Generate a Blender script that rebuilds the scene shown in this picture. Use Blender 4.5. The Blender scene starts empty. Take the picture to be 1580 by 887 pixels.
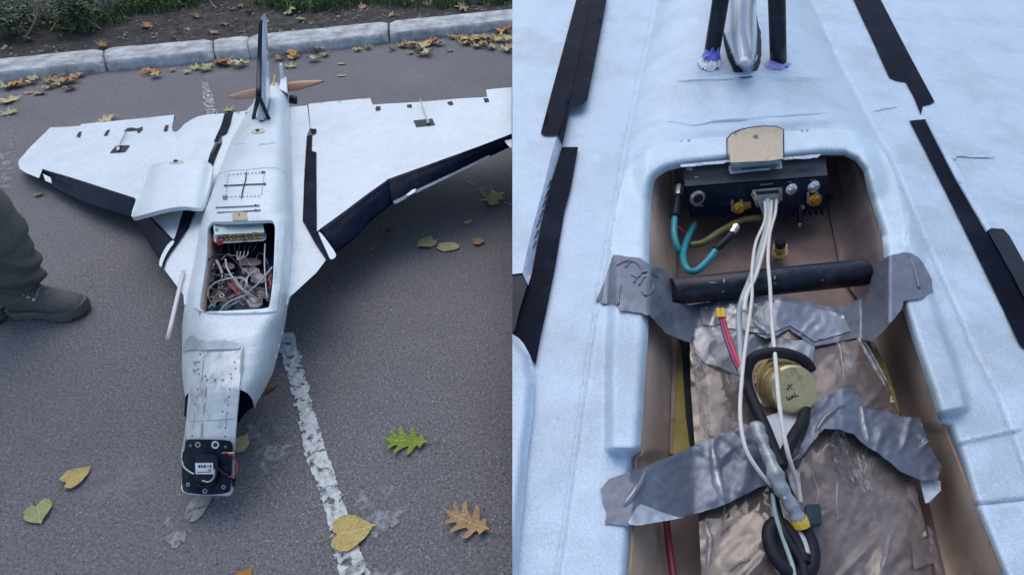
import bpy, bmesh, math, random
import numpy as np
from mathutils import Vector, noise
from mathutils.geometry import delaunay_2d_cdt
random.seed(7)
SC = bpy.context.scene
COL = SC.collection
# ---------------------------------------------------------------- camera
FPX = 850.0; CAMH = 1.35; TILT = math.atan(721.5/850.0)
cd = bpy.data.cameras.new('camera'); cam = bpy.data.objects.new('camera', cd); COL.objects.link(cam)
cd.sensor_width = 36; cd.lens = 36*FPX/1580; cd.clip_start = .02; cd.clip_end = 2000
cam.location = (0, 0, CAMH); cam.rotation_euler = (math.pi/2-TILT, 0, 0)
SC.camera = cam
# ---------------------------------------------------------------- sky and sun (soft overcast)
SUN_EL, SUN_AZ = math.radians(62), math.radians(-20)     # azimuth from +Y towards +X
world = bpy.data.worlds.new('World'); SC.world = world; world.use_nodes = True
nt = world.node_tree; bg = nt.nodes['Background']
sky = nt.nodes.new('ShaderNodeTexSky'); sky.sky_type = 'NISHITA'; sky.sun_disc = False
sky.sun_elevation = SUN_EL; sky.sun_rotation = SUN_AZ; sky.air_density = 1.0; sky.dust_density = 2.0
nt.links.new(sky.outputs[0], bg.inputs[0]); bg.inputs[1].default_value = 0.15
sd = bpy.data.lights.new('sun', 'SUN'); sun = bpy.data.objects.new('sun', sd); COL.objects.link(sun)
sd.energy = 0.8; sd.angle = math.radians(70); sd.color = (1, .96, .9)
sdir = Vector((math.sin(SUN_AZ)*math.cos(SUN_EL), math.cos(SUN_AZ)*math.cos(SUN_EL), math.sin(SUN_EL)))
sun.rotation_euler = sdir.to_track_quat('Z', 'Y').to_euler(); sun.location = sdir*20
SC.view_settings.view_transform = 'Standard'; SC.view_settings.look = 'None'
SC.view_settings.exposure = 0.34; SC.view_settings.gamma = 1
# ---------------------------------------------------------------- projection helpers
cT, sT = math.cos(TILT), math.sin(TILT)
EYE = Vector((0, 0, CAMH))
def ray(px, py):
    u, v = px-790.0, 443.5-py
    return Vector((u, v*sT+FPX*cT, v*cT-FPX*sT)).normalized()
def hit(px, py, pl, h=0.0):
    a, b, c = pl; d = ray(px, py)
    return EYE+d*((CAMH-a-h)/(b*d.x+c*d.y-d.z))
def hit_y(px, py, Y):
    d = ray(px, py); return EYE+d*(Y/d.y)
def proj(p):
    d = Vector(p)-EYE
    z = d.y*cT-d.z*sT
    return (790+FPX*d.x/z, 443.5-FPX*(d.y*sT+d.z*cT)/z)
GND = (0., 0., 0.)
NAD = (790.0, 443.5+FPX/math.tan(TILT))
def sstep(a, b, x):
    t = min(1, max(0, (x-a)/(b-a))); return t*t*(3-2*t)
# ---------------------------------------------------------------- object helpers
def meta(o, label=None, cat=None, group=None, kind=None):
    if label: o['label'] = label
    if cat: o['category'] = cat
    if group: o['group'] = group
    if kind: o['kind'] = kind
    return o
def empty(name, loc, label, cat, group=None):
    o = bpy.data.objects.new(name, None); COL.objects.link(o); o.location = loc; o.empty_display_size = .1
    return meta(o, label, cat, group)
def wloc(o):
    v = Vector(o.location)
    while o.parent: o = o.parent; v += Vector(o.location)
    return v
def link_mesh(name, verts, faces, mat, parent=None, smooth=None, label=None, cat=None, group=None, kind=None):
    c = Vector((0, 0, 0))
    for v in verts: c += Vector(v)
    c /= max(1, len(verts)); c.z = min(v[2] for v in verts)
    me = bpy.data.meshes.new(name)
    me.from_pydata([(v[0]-c.x, v[1]-c.y, v[2]-c.z) for v in verts], [], faces)
    if smooth is True: me.polygons.foreach_set('use_smooth', [True]*len(faces))
    elif smooth: me.polygons.foreach_set('use_smooth', smooth)
    mats = mat if isinstance(mat, (list, tuple)) else [mat]
    for m in mats: me.materials.append(m)
    o = bpy.data.objects.new(name, me); COL.objects.link(o)
    if parent is not None: o.parent = parent; o.location = c-wloc(parent)
    else: o.location = c
    me.update()
    return meta(o, label, cat, group, kind)
def inside(P, poly):
    x, y = P[:, 0], P[:, 1]; r = np.zeros(len(P), bool); n = len(poly)
    for i in range(n):
        x0, y0 = poly[i]; x1, y1 = poly[(i+1) % n]
        if y0 == y1: continue
        c = ((y0 > y) != (y1 > y)) & (x < (x1-x0)*(y-y0)/(y1-y0)+x0)
        r ^= c
    return r
def dens(poly, step, closed=True):
    out = []; n = len(poly)
    for i in range(n if closed else n-1):
        a, b = poly[i], poly[(i+1) % n]
        k = max(1, int(math.ceil(math.dist(a, b)/step)))
        for j in range(k): out.append((a[0]+(b[0]-a[0])*j/k, a[1]+(b[1]-a[1])*j/k))
    return out
def rounded(poly, it=2):
    for _ in range(it):
        q = []
        for i in range(len(poly)):
            a, b = poly[i], poly[(i+1) % len(poly)]
            q += [(a[0]*.75+b[0]*.25, a[1]*.75+b[1]*.25), (a[0]*.25+b[0]*.75, a[1]*.25+b[1]*.75)]
        poly = q
    return poly
def ell(cx, cy, rx, ry=None, n=18, rot=0):
    ry = ry or rx
    return [(cx+rx*math.cos(t)*math.cos(rot)-ry*math.sin(t)*math.sin(rot), cy+rx*math.cos(t)*math.sin(rot)+ry*math.sin(t)*math.cos(rot)) for t in [2*math.pi*i/n for i in range(n)]]
def stroke(pts, w):
    """a line of given width as a polygon in picture units"""
    L, R = [], []
    for i, p in enumerate(pts):
        a = pts[max(0, i-1)]; b = pts[min(len(pts)-1, i+1)]
        d = math.dist(a, b) or 1; nx, ny = -(b[1]-a[1])/d*w/2, (b[0]-a[0])/d*w/2
        L.append((p[0]+nx, p[1]+ny)); R.append((p[0]-nx, p[1]-ny))
    return L+R[::-1]
def sheet(name, outline, pos, mat, parent=None, holes=(), step=8, thick=.01, zmin=None, side='auto', smooth=True, lines=(), **kw):
    """solid slab whose top is outline lifted into the world by pos(px,py)"""
    rings = [dens(outline, step)]+[dens(h, step) for h in holes]
    pts = []; edges = []
    for r in rings:
        s = len(pts); pts += r; edges += [(s+i, s+(i+1) % len(r)) for i in range(len(r))]
    for ln in lines:
        D = dens(ln, step, False)+[ln[-1]]; kp_ = inside(np.array(D), outline)
        for h in holes: kp_ &= ~inside(np.array(D), h)
        D = [d for d, k in zip(D, kp_) if k]; s = len(pts); pts += D; edges += [(s+i, s+i+1) for i in range(len(D)-1)]
    xs = [p[0] for p in outline]; ys = [p[1] for p in outline]
    gx, gy = np.meshgrid(np.arange(min(xs)+step*.5, max(xs), step), np.arange(min(ys)+step*.5, max(ys), step))
    G = np.stack([gx.ravel(), gy.ravel()], 1)
    if len(G):
        m = inside(G, outline)
        for h in holes: m &= ~inside(G, h)
        G = G[m]
        if len(G):                                           # keep away from the rim
            B = np.array(pts); keep = np.ones(len(G), bool)
            for i in range(0, len(G), 2000):
                d = ((G[i:i+2000, None, :]-B[None])**2).sum(2).min(1); keep[i:i+2000] = d > (step*.45)**2
            pts += [tuple(g) for g in G[keep]]
    r = delaunay_2d_cdt([Vector(p) for p in pts], edges, [], 0, 1e-5)
    V2 = [(v.x, v.y) for v in r[0]]; T = [tuple(f) for f in r[2]]
    Cc = np.array([[sum(V2[i][0] for i in f)/3, sum(V2[i][1] for i in f)/3] for f in T])
    m = inside(Cc, rings[0])
    for h in rings[1:]: m &= ~inside(Cc, h)
    T = [f for f, k in zip(T, m) if k]
    # picture y points down: make tops face the camera
    def area(f):
        a, b, c = (V2[i] for i in f); return (b[0]-a[0])*(c[1]-a[1])-(c[0]-a[0])*(b[1]-a[1])
    T = [f if area(f) < 0 else f[::-1] for f in T]
    top = [pos(x, y) for x, y in V2]
    cnt = {}
    for f in T:
        for i in range(3):
            e = (f[i], f[(i+1) % 3]); cnt[e] = f[(i+2) % 3]
    be = [(a, b, c) for (a, b), c in cnt.items() if (b, a) not in cnt]
    nrm = {}
    for a, b, c in be:
        n = Vector((V2[b][1]-V2[a][1], -(V2[b][0]-V2[a][0])))
        if n.length == 0: continue
        n.normalize()
        if n.dot(Vector((V2[c][0]-V2[a][0], V2[c][1]-V2[a][1]))) > 0: n = -n
        for k in (a, b): nrm[k] = nrm.get(k, Vector((0, 0)))+n
    bot = []
    for i, p in enumerate(top):
        t = thick(*V2[i]) if callable(thick) else thick
        if zmin is not None: t = max(.004, p.z-zmin)
        w = 1 if side in ('auto', 'ray') and i not in nrm else 0
        if i in nrm and side == 'auto' and nrm[i].length > 0:
            mdir = Vector((NAD[0]-V2[i][0], NAD[1]-V2[i][1])).normalized()
            w = sstep(-.45, -.1, nrm[i].normalized().dot(mdir))
        elif i in nrm and side == 'ray': w = 1
        q = Vector((p.x, p.y, p.z-t))
        if w:
            d = (p-EYE).normalized(); q = q.lerp(p+d*(t/max(.15, -d.z)), w)
        bot.append(q)
    n = len(top); V = top+bot
    Fc = list(T)+[tuple(n+i for i in f[::-1]) for f in T]
    sm = [smooth]*len(T)+[False]*len(T)
    base = len(V); ring = {}
    for a, b, c in be:
        for k in (a, b):
            if k not in ring: ring[k] = len(V); V.append(top[k]); V.append(bot[k])
        Fc.append((ring[b], ring[a], ring[a]+1, ring[b]+1)); sm.append(False)
    return link_mesh(name, V, Fc, mat, parent, sm, **kw)
def crom(P, n=8):
    P = [Vector(p) for p in P]
    if len(P) < 3: return [P[0].lerp(P[1], i/n) for i in range(n+1)]
    Q = [P[0]*2-P[1]]+P+[P[-1]*2-P[-2]]; out = []
    for i in range(1, len(Q)-2):
        for j in range(n):
            t = j/n; a, b, c, d = Q[i-1], Q[i], Q[i+1], Q[i+2]
            out.append(.5*((2*b)+(c-a)*t+(2*a-5*b+4*c-d)*t*t+(3*b-a-3*c+d)*t**3))
    out.append(P[-1]); return out
def tube_vf(path, rad, seg=10, caps=True):
    V, Fc = [], []; n = len(path); up = Vector((0, 0, 1)); pu = None
    for i, p in enumerate(path):
        t = (path[min(n-1, i+1)]-path[max(0, i-1)]).normalized()
        if pu is None: pu = t.cross(up) if abs(t.z) < .95 else t.cross(Vector((1, 0, 0)))
        u = (pu-t*pu.dot(t)).normalized(); pu = u; w = t.cross(u)
        r = rad(i/(n-1)) if callable(rad) else rad
        for k in range(seg):
            a = 2*math.pi*k/seg; V.append(p+(u*math.cos(a)+w*math.sin(a))*r)
    for i in range(n-1):
        for k in range(seg):
            a = i*seg+k; b = i*seg+(k+1) % seg; Fc.append((a, b, b+seg, a+seg))
    if caps: Fc += [tuple(range(seg))[::-1], tuple((n-1)*seg+k for k in range(seg))]
    return V, Fc
def tube(name, path, rad, mat, parent=None, seg=10, sub=8, caps=True, **kw):
    path = crom(path, sub) if sub else [Vector(p) for p in path]
    V, Fc = tube_vf(path, rad, seg, caps)
    sm = [True]*len(Fc)
    if caps: sm[-1] = sm[-2] = False
    return link_mesh(name, V, Fc, mat, parent, sm, **kw)
def lathe(name, A, B, prof, mat, parent=None, seg=28, **kw):
    """prof = [(t along A->B, radius)]"""
    A, B = Vector(A), Vector(B); ax = (B-A).normalized(); u = ax.orthogonal().normalized(); w = ax.cross(u)
    V, Fc = [], []
    for t, r in prof:
        p = A.lerp(B, t)
        for k in range(seg):
            a = 2*math.pi*k/seg; V.append(p+(u*math.cos(a)+w*math.sin(a))*r)
    for i in range(len(prof)-1):
        for k in range(seg):
            a = i*seg+k; b = i*seg+(k+1) % seg; Fc.append((a, b, b+seg, a+seg))
    Fc += [tuple(range(seg))[::-1], tuple((len(prof)-1)*seg+k for k in range(seg))]
    return link_mesh(name, V, Fc, mat, parent, None, **kw)
def hexa(name, top4, bot4, mat, parent=None, bev=.002, **kw):
    bm = bmesh.new(); vs = [bm.verts.new(p) for p in list(top4)+list(bot4)]
    bm.faces.new(vs[:4]); bm.faces.new(vs[4:][::-1])
    for i in range(4): bm.faces.new((vs[i], vs[4+i], vs[4+(i+1) % 4], vs[(i+1) % 4]))
    bmesh.ops.recalc_face_normals(bm, faces=bm.faces)
    if bev: bmesh.ops.bevel(bm, geom=bm.edges[:], offset=bev, segments=2, affect='EDGES')
    V = [v.co.copy() for v in bm.verts]; bm.verts.index_update()
    Fc = [tuple(v.index for v in f.verts) for f in bm.faces]; bm.free()
    return link_mesh(name, V, Fc, mat, parent, None, **kw)
# ---------------------------------------------------------------- materials
def mat_new(name):
    m = bpy.data.materials.new(name); m.use_nodes = True
    return m, m.node_tree.nodes, m.node_tree.links, m.node_tree.nodes['Principled BSDF']
def ramp(N, L, src, stops):
    r = N.new('ShaderNodeValToRGB'); L.new(src, r.inputs[0])
    el = r.color_ramp.elements
    el[0].position, el[0].color = stops[0][0], (*stops[0][1], 1) if len(stops[0][1]) == 3 else stops[0][1]
    el[1].position, el[1].color = stops[-1][0], (*stops[-1][1], 1)
    for p, c in stops[1:-1]:
        e = el.new(p); e.color = (*c, 1)
    return r.outputs[0]
def nz(N, L, vec, scale, detail=4, rough=.55, stretch=None):
    t = N.new('ShaderNodeTexNoise'); t.inputs['Scale'].default_value = scale; t.inputs['Detail'].default_value = detail; t.inputs['Roughness'].default_value = rough
    if stretch:
        mp = N.new('ShaderNodeMapping'); mp.inputs['Scale'].default_value = stretch; L.new(vec, mp.inputs[0]); vec = mp.outputs[0]
    L.new(vec, t.inputs['Vector']); return t.outputs['Fac']
def mixc(N, L, f, a, b):
    m = N.new('ShaderNodeMix'); m.data_type = 'RGBA'
    if isinstance(f, (int, float)): m.inputs[0].default_value = f
    else: L.new(f, m.inputs[0])
    for s, v in ((6, a), (7, b)):
        if isinstance(v, tuple): m.inputs[s].default_value = (*v, 1)
        else: L.new(v, m.inputs[s])
    return m.outputs[2]
def bump(N, L, B, h, strength=.3, dist=.002, prev=None):
    b = N.new('ShaderNodeBump'); b.inputs['Strength'].default_value = strength; b.inputs['Distance'].default_value = dist
    L.new(h, b.inputs['Height'])
    if prev: L.new(prev, b.inputs['Normal'])
    L.new(b.outputs[0], B.inputs['Normal']); return b.outputs[0]
def simple(name, col, rough=.5, metal=0, var=.25, scale=30, bmp=.0, bscale=200, coat=0, dirt=None, spec=None):
    m, N, L, B = mat_new(name)
    tc = N.new('ShaderNodeTexCoord').outputs['Object']
    f = nz(N, L, tc, scale)
    lo = tuple(c*(1-var) for c in col); hi = tuple(min(1, c*(1+var)) for c in col)
    c = ramp(N, L, f, [(.3, lo), (.7, hi)])
    if dirt:
        c = mixc(N, L, ramp(N, L, nz(N, L, tc, dirt[1], 6, .7), [(.52, (0, 0, 0)), (.66, (1, 1, 1))]), c, dirt[0])
    L.new(c, B.inputs['Base Color'])
    B.inputs['Roughness'].default_value = rough; B.inputs['Metallic'].default_value = metal
    if coat: B.inputs['Coat Weight'].default_value = coat
    if spec is None and max(col) < .06: spec = .18
    if spec is not None: B.inputs['Specular IOR Level'].default_value = spec
    if bmp: bump(N, L, B, nz(N, L, tc, bscale, 3), bmp, .002)
    return m
def foam_mat(name, base, stain, film=.4, dirt=.5):
    m, N, L, B = mat_new(name)
    tc = N.new('ShaderNodeTexCoord').outputs['Object']
    big = nz(N, L, tc, 3.2, 6, .65); mid = nz(N, L, tc, 16, 6, .7); fine = nz(N, L, tc, 140, 3, .7)
    hi = tuple(min(.9, c*1.05) for c in base); lo = tuple(c*.9 for c in base)
    c = ramp(N, L, mid, [(.3, lo), (.7, hi)])
    c = mixc(N, L, ramp(N, L, big, [(.48, (0, 0, 0)), (.66, (dirt, dirt, dirt))]), c, stain)
    # scuffs and specks of dirt
    st = nz(N, L, tc, 30, 9, .85)
    c = mixc(N, L, ramp(N, L, st, [(.60, (0, 0, 0)), (.68, (dirt, dirt, dirt))]), c, tuple(x*.6 for x in stain))
    v = N.new('ShaderNodeTexVoronoi'); v.inputs['Scale'].default_value = 210; L.new(tc, v.inputs['Vector'])
    sp = N.new('ShaderNodeMath'); sp.operation = 'MULTIPLY'
    L.new(ramp(N, L, v.outputs['Distance'], [(.0, (1, 1, 1)), (.28, (0, 0, 0))]), sp.inputs[0])
    L.new(ramp(N, L, nz(N, L, tc, 7, 7, .8), [(.45, (0, 0, 0)), (.60, (.9, .9, .9))]), sp.inputs[1])
    c = mixc(N, L, sp.outputs[0], c, (.16, .17, .18))
    gr = nz(N, L, tc, 190, 4, .85)
    c = mixc(N, L, ramp(N, L, gr, [(.36, (.42,)*3), (.5, (0,)*3)]), c, (.30, .36, .40))
    c = mixc(N, L, ramp(N, L, gr, [(.54, (0,)*3), (.64, (.4,)*3)]), c, (.84, .90, .93))
    L.new(c, B.inputs['Base Color'])
    L.new(ramp(N, L, mid, [(.3, (.32,)*3), (.7, (.5,)*3)]), B.inputs['Roughness'])
    n1 = bump(N, L, B, v.outputs['Distance'], .12, .0008)
    wr = N.new('ShaderNodeTexNoise'); wr.noise_type = 'RIDGED_MULTIFRACTAL'; wr.inputs['Scale'].default_value = 7; wr.inputs['Detail'].default_value = 6; L.new(tc, wr.inputs['Vector'])
    n2 = bump(N, L, B, nz(N, L, tc, 18, 5, .6), film, .006, n1)
    n2 = bump(N, L, B, wr.outputs['Fac'], film*.5, .004, n2)
    bump(N, L, B, fine, .15, .001, n2)
    return m
M = {}
M['foam_l'] = foam_mat('white_foam', (.70, .785, .83), (.52, .58, .58), .24, .35)
M['foam_r'] = foam_mat('bluish_white_foam', (.52, .655, .79), (.36, .45, .50), .36, .65)
M['rim_l'] = foam_mat('clean_white_foam', (.70, .80, .85), (.6, .65, .64), .12, .15)
M['rim_r'] = foam_mat('clean_bluish_foam', (.60, .755, .87), (.50, .60, .62), .2, .3)
M['tape_black'] = simple('black_glossy_film', (.003, .008, .026), .40, 0, .5, 9, .45, 30, 0, ((.012, .018, .036), 14), .09)
M['slot'] = simple('matt_black_film', (.004, .006, .017), .6, 0, .5, 9, .15, 60, 0, ((.014, .017, .028), 10), .06)
M['black'] = simple('black_plastic', (.014, .017, .026), .42, 0, .4, 20, .2, 150)
M['case'] = simple('black_case', (.006, .010, .026), .42, 0, .35, 12, .1, 300, 0, ((.018, .024, .04), 30), .12)
M['rubber'] = simple('black_rubber', (.012, .014, .022), .5, 0, .3, 40)
M['rod'] = simple('black_carbon_rod', (.009, .012, .024), .38, 0, .5, 25, .15, 200, 0, ((.035, .04, .05), 12), .35)
M['duct'] = simple('grey_duct_tape', (.15, .17, .215), .33, .35, .16, 16)
_n, _l = M['duct'].node_tree.nodes, M['duct'].node_tree.links; _b = _n['Principled BSDF']
_t = _n.new('ShaderNodeTexCoord').outputs['Object']; _w = _n.new('ShaderNodeTexNoise'); _w.noise_type = 'RIDGED_MULTIFRACTAL'; _w.inputs['Scale'].default_value = 9; _w.inputs['Detail'].default_value = 5; _l.new(_t, _w.inputs['Vector'])
bump(_n, _l, _b, nz(_n, _l, _t, 260, 2), .15, .001, bump(_n, _l, _b, _w.outputs['Fac'], .5, .006))
_l.new(ramp(_n, _l, nz(_n, _l, _t, 20, 6, .7), [(.35, (.24,)*3), (.65, (.5,)*3)]), _b.inputs['Roughness'])
M['duct2'] = simple('shiny_grey_film', (.24, .26, .30), .25, .4, .3, 9, .35, 22, .3)
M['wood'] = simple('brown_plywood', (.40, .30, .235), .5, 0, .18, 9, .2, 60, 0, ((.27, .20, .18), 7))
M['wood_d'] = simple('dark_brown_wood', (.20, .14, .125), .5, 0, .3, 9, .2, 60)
M['wood_light'] = simple('birch_plywood', (.50, .42, .30), .55, 0, .1, 60, .1, 200)
M['ochre'] = simple('ochre_foam', (.30, .24, .05), .6, 0, .3, 20, .3, 100)
M['brass'] = simple('aged_brass', (.72, .56, .27), .33, .75, .15, 30, .2, 200, 0, ((.42, .34, .18), 30))
M['brass_b'] = simple('bright_brass', (.75, .58, .25), .25, .9, .2, 60)
M['gold'] = simple('gold_plated_metal', (.8, .5, .12), .25, .9, .2, 60)
M['silver'] = simple('silver_metal', (.7, .7, .7), .25, .9, .2, 60)
M['grey_pl'] = simple('grey_plastic', (.30, .31, .31), .45, 0, .2, 60)
M['cable_w'] = simple('white_cable', (.62, .60, .56), .4, 0, .08, 60)
M['cable_g'] = simple('grey_ribbon_cable', (.36, .42, .44), .4, 0, .1, 60)
M['cable_l'] = simple('dusty_white_cable', (.40, .38, .37), .45, 0, .25, 60)
M['teal'] = simple('teal_cable', (.02, .24, .29), .35, 0, .15, 60)
M['teal_l'] = simple('pale_green_wire', (.26, .38, .36), .4, 0, .15, 60)
M['red'] = simple('red_wire', (.5, .03, .04), .4, 0, .2, 60)
M['yellow'] = simple('yellow_plug', (.72, .48, .04), .4, 0, .1, 60)
M['olive'] = simple('olive_yellow_sleeve', (.16, .14, .045), .5, 0, .2, 30)
M['paper'] = simple('white_paper', (.62, .66, .72), .6, 0, .06, 60)
M['ink'] = simple('dark_ink', (.02, .03, .04), .6, 0, .3, 60)
M['green'] = simple('green_sticker', (.02, .25, .16), .5, 0, .1, 60)
M['violet'] = simple('violet_glue', (.16, .20, .70), .5, 0, .25, 90, .8, 120)
M['fin'] = simple('grey_white_paint', (.52, .58, .66), .22, 0, .1, 10, .1, 50, .5)
M['alu'] = simple('pale_metal_plate', (.64, .69, .71), .42, .1, .16, 40, .2, 60, 0, ((.34, .37, .39), 24))
M['board'] = simple('circuit_board', (.42, .52, .50), .5, 0, .15, 40, .2, 200)
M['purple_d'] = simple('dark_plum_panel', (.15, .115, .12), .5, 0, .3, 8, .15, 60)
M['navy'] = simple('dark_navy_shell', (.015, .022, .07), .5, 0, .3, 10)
M['prop'] = simple('varnished_wood', (.42, .22, .13), .35, 0, .2, 8, .1, 60, .3)
M['cloth'] = simple('dark_olive_cloth', (.085, .090, .080), .85, 0, .15, 60, .3, 500)
M['boot'] = simple('dark_grey_suede', (.095, .098, .090), .8, 0, .2, 50, .4, 300)
M['sole'] = simple('dark_sole_rubber', (.10, .104, .10), .7, 0, .2, 50, .3, 200)
M['grey_lace'] = simple('grey_lace', (.20, .20, .19), .8)
M['skin'] = simple('skin', (.55, .36, .28), .5, 0, .05, 20)
M['hair'] = simple('brown_hair', (.06, .04, .03), .6, 0, .2, 100)
M['branch'] = simple('grey_brown_bark', (.27, .24, .21), .8, 0, .3, 40, .5, 100)
M['brownthing'] = simple('tank_dark_gap', (.01, .012, .015), .6)
def tank_mat():
    m, N, L, B = mat_new('brown_tank_under_clear_film')
    tc = N.new('ShaderNodeTexCoord').outputs['Object']
    c = ramp(N, L, nz(N, L, tc, 4, 3, .4), [(.3, (.085, .062, .054)), (.7, (.165, .115, .098))])
    w = nz(N, L, tc, 14, 10, .8)
    c = mixc(N, L, ramp(N, L, w, [(.60, (0, 0, 0)), (.78, (.35, .35, .35))]), c, (.36, .37, .38))
    L.new(c, B.inputs['Base Color']); B.inputs['Roughness'].default_value = .14; B.inputs['Coat Weight'].default_value = .8
    n = bump(N, L, B, nz(N, L, tc, 7, 3, .5), .45, .02)
    bump(N, L, B, nz(N, L, tc, 30, 3), .15, .004, n)
    return m
M['tank'] = tank_mat()
def film_mat():
    m, N, L, B = mat_new('crinkled_clear_film')
    tc = N.new('ShaderNodeTexCoord').outputs['Object']
    L.new(ramp(N, L, nz(N, L, tc, 30, 9, .8, (2, .7, 1)), [(.5, (.16, .14, .14)), (.66, (.5, .52, .53))]), B.inputs['Base Color'])
    B.inputs['Roughness'].default_value = .18
    L.new(ramp(N, L, nz(N, L, tc, 30, 9, .8, (2, .7, 1)), [(.45, (.06,)*3), (.68, (.9,)*3)]), B.inputs['Alpha'])
    bump(N, L, B, nz(N, L, tc, 25, 6, .7), .8, .01)
    return m
M['film'] = film_mat()
def film_thin():
    m, N, L, B = mat_new('cloudy_clear_film')
    tc = N.new('ShaderNodeTexCoord').outputs['Object']
    f = nz(N, L, tc, 5, 8, .75); g = nz(N, L, tc, 16, 9, .8)
    L.new(ramp(N, L, g, [(.35, (.22, .19, .18)), (.7, (.5, .5, .5))]), B.inputs['Base Color'])
    B.inputs['Roughness'].default_value = .13
    L.new(ramp(N, L, f, [(.45, (.03,)*3), (.6, (.16,)*3), (.72, (.5,)*3)]), B.inputs['Alpha'])
    n = bump(N, L, B, nz(N, L, tc, 9, 4, .6), .6, .03)
    bump(N, L, B, nz(N, L, tc, 45, 6, .7), .5, .004, n)
    return m
M['film_thin'] = film_thin()
M['creasefilm'] = simple('shiny_film_fold', (.23, .20, .20), .15, 0, .3, 30, .3, 40, .8)
def asphalt():
    m, N, L, B = mat_new('asphalt')
    tc = N.new('ShaderNodeTexCoord').outputs['Object']
    c = ramp(N, L, nz(N, L, tc, 1.3, 6, .6), [(.25, (.120, .120, .132)), (.5, (.155, .152, .166)), (.75, (.195, .191, .203))])
    g = nz(N, L, tc, 120, 6, .85)
    c2 = mixc(N, L, ramp(N, L, g, [(.40, (.95,)*3), (.53, (0,)*3)]), c, (.050, .050, .058))
    c2 = mixc(N, L, ramp(N, L, nz(N, L, tc, 150, 5, .85), [(.54, (0,)*3), (.64, (.85,)*3)]), c2, (.40, .40, .42))
    v = N.new('ShaderNodeTexVoronoi'); v.inputs['Scale'].default_value = 165; L.new(tc, v.inputs['Vector'])
    sp = N.new('ShaderNodeMath'); sp.operation = 'MULTIPLY'
    L.new(ramp(N, L, v.outputs['Distance'], [(.15, (1,)*3), (.42, (0,)*3)]), sp.inputs[0])
    sep = N.new('ShaderNodeSeparateColor'); L.new(v.outputs['Color'], sep.inputs[0])
    L.new(ramp(N, L, sep.outputs[0], [(.70, (0,)*3), (1.0, (.8,)*3)]), sp.inputs[1])
    c3 = mixc(N, L, sp.outputs[0], c2, (.48, .47, .50))
    # pale scuffed patches
    c3 = mixc(N, L, ramp(N, L, nz(N, L, tc, .9, 8, .7), [(.46, (0,)*3), (.66, (.35,)*3)]), c3, (.085, .083, .092))
    c4 = mixc(N, L, ramp(N, L, nz(N, L, tc, 2.1, 9, .72), [(.60, (0,)*3), (.74, (.45,)*3)]), c3, (.33, .33, .35))
    L.new(c4, B.inputs['Base Color']); B.inputs['Roughness'].default_value = .75
    n = bump(N, L, B, g, .6, .003)
    bump(N, L, B, v.outputs['Distance'], .35, .003, n)
    return m
M['asphalt'] = asphalt()
def worn(name, col, thr, sc=34, soft=.03):
    m, N, L, B = mat_new(name)
    tc = N.new('ShaderNodeTexCoord').outputs['Object']
    a = nz(N, L, tc, sc, 9, .72)
    L.new(ramp(N, L, a, [(thr, (0,)*3), (thr+soft, (1,)*3)]), B.inputs['Alpha'])
    L.new(ramp(N, L, nz(N, L, tc, 60, 5, .7), [(.4, tuple(c*.65 for c in col)), (.6, col)]), B.inputs['Base Color'])
    B.inputs['Roughness'].default_value = .7
    bump(N, L, B, nz(N, L, tc, 200, 4), .4, .002)
    return m
M['paint'] = worn('worn_white_road_paint', (.60, .65, .65), .44, 32, .03)
M['paint_thin'] = worn('thin_worn_road_paint', (.52, .55, .58), .5, 50)
M['scuff'] = worn('pale_scuff', (.40, .41, .43), .48, 14, .22)
M['smear'] = worn('grey_paint_smear', (.34, .35, .33), .36, 45, .12)
def kerb_mat():
    m, N, L, B = mat_new('whitewashed_kerb')
    tc = N.new('ShaderNodeTexCoord').outputs['Object']
    c = ramp(N, L, nz(N, L, tc, 9, 8, .7), [(.36, (.30, .32, .32)), (.50, (.50, .53, .54)), (.64, (.68, .71, .73))])
    c = mixc(N, L, ramp(N, L, nz(N, L, tc, 5, 7, .7, (1, 1, 5)), [(.58, (0,)*3), (.70, (.7,)*3)]), c, (.17, .18, .17))
    c = mixc(N, L, ramp(N, L, nz(N, L, tc, 70, 4, .8), [(.58, (0,)*3), (.70, (.6,)*3)]), c, (.13, .13, .13))
    L.new(c, B.inputs['Base Color']); B.inputs['Roughness'].default_value = .85
    bump(N, L, B, nz(N, L, tc, 30, 8, .75), 1.0, .014)
    return m
M['kerb'] = kerb_mat()
def soil_mat():
    m, N, L, B = mat_new('dark_soil')
    tc = N.new('ShaderNodeTexCoord').outputs['Object']
    c = ramp(N, L, nz(N, L, tc, 14, 9, .75), [(.3, (.030, .029, .030)), (.5, (.070, .066, .066)), (.68, (.17, .16, .14))])
    c = mixc(N, L, ramp(N, L, nz(N, L, tc, 1.5, 6, .7), [(.5, (0,)*3), (.68, (.5,)*3)]), c, (.045, .055, .03))
    L.new(c, B.inputs['Base Color']); B.inputs['Roughness'].default_value = .95
    bump(N, L, B, nz(N, L, tc, 40, 8, .75), 1.0, .03)
    return m
M['soil'] = soil_mat()
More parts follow.
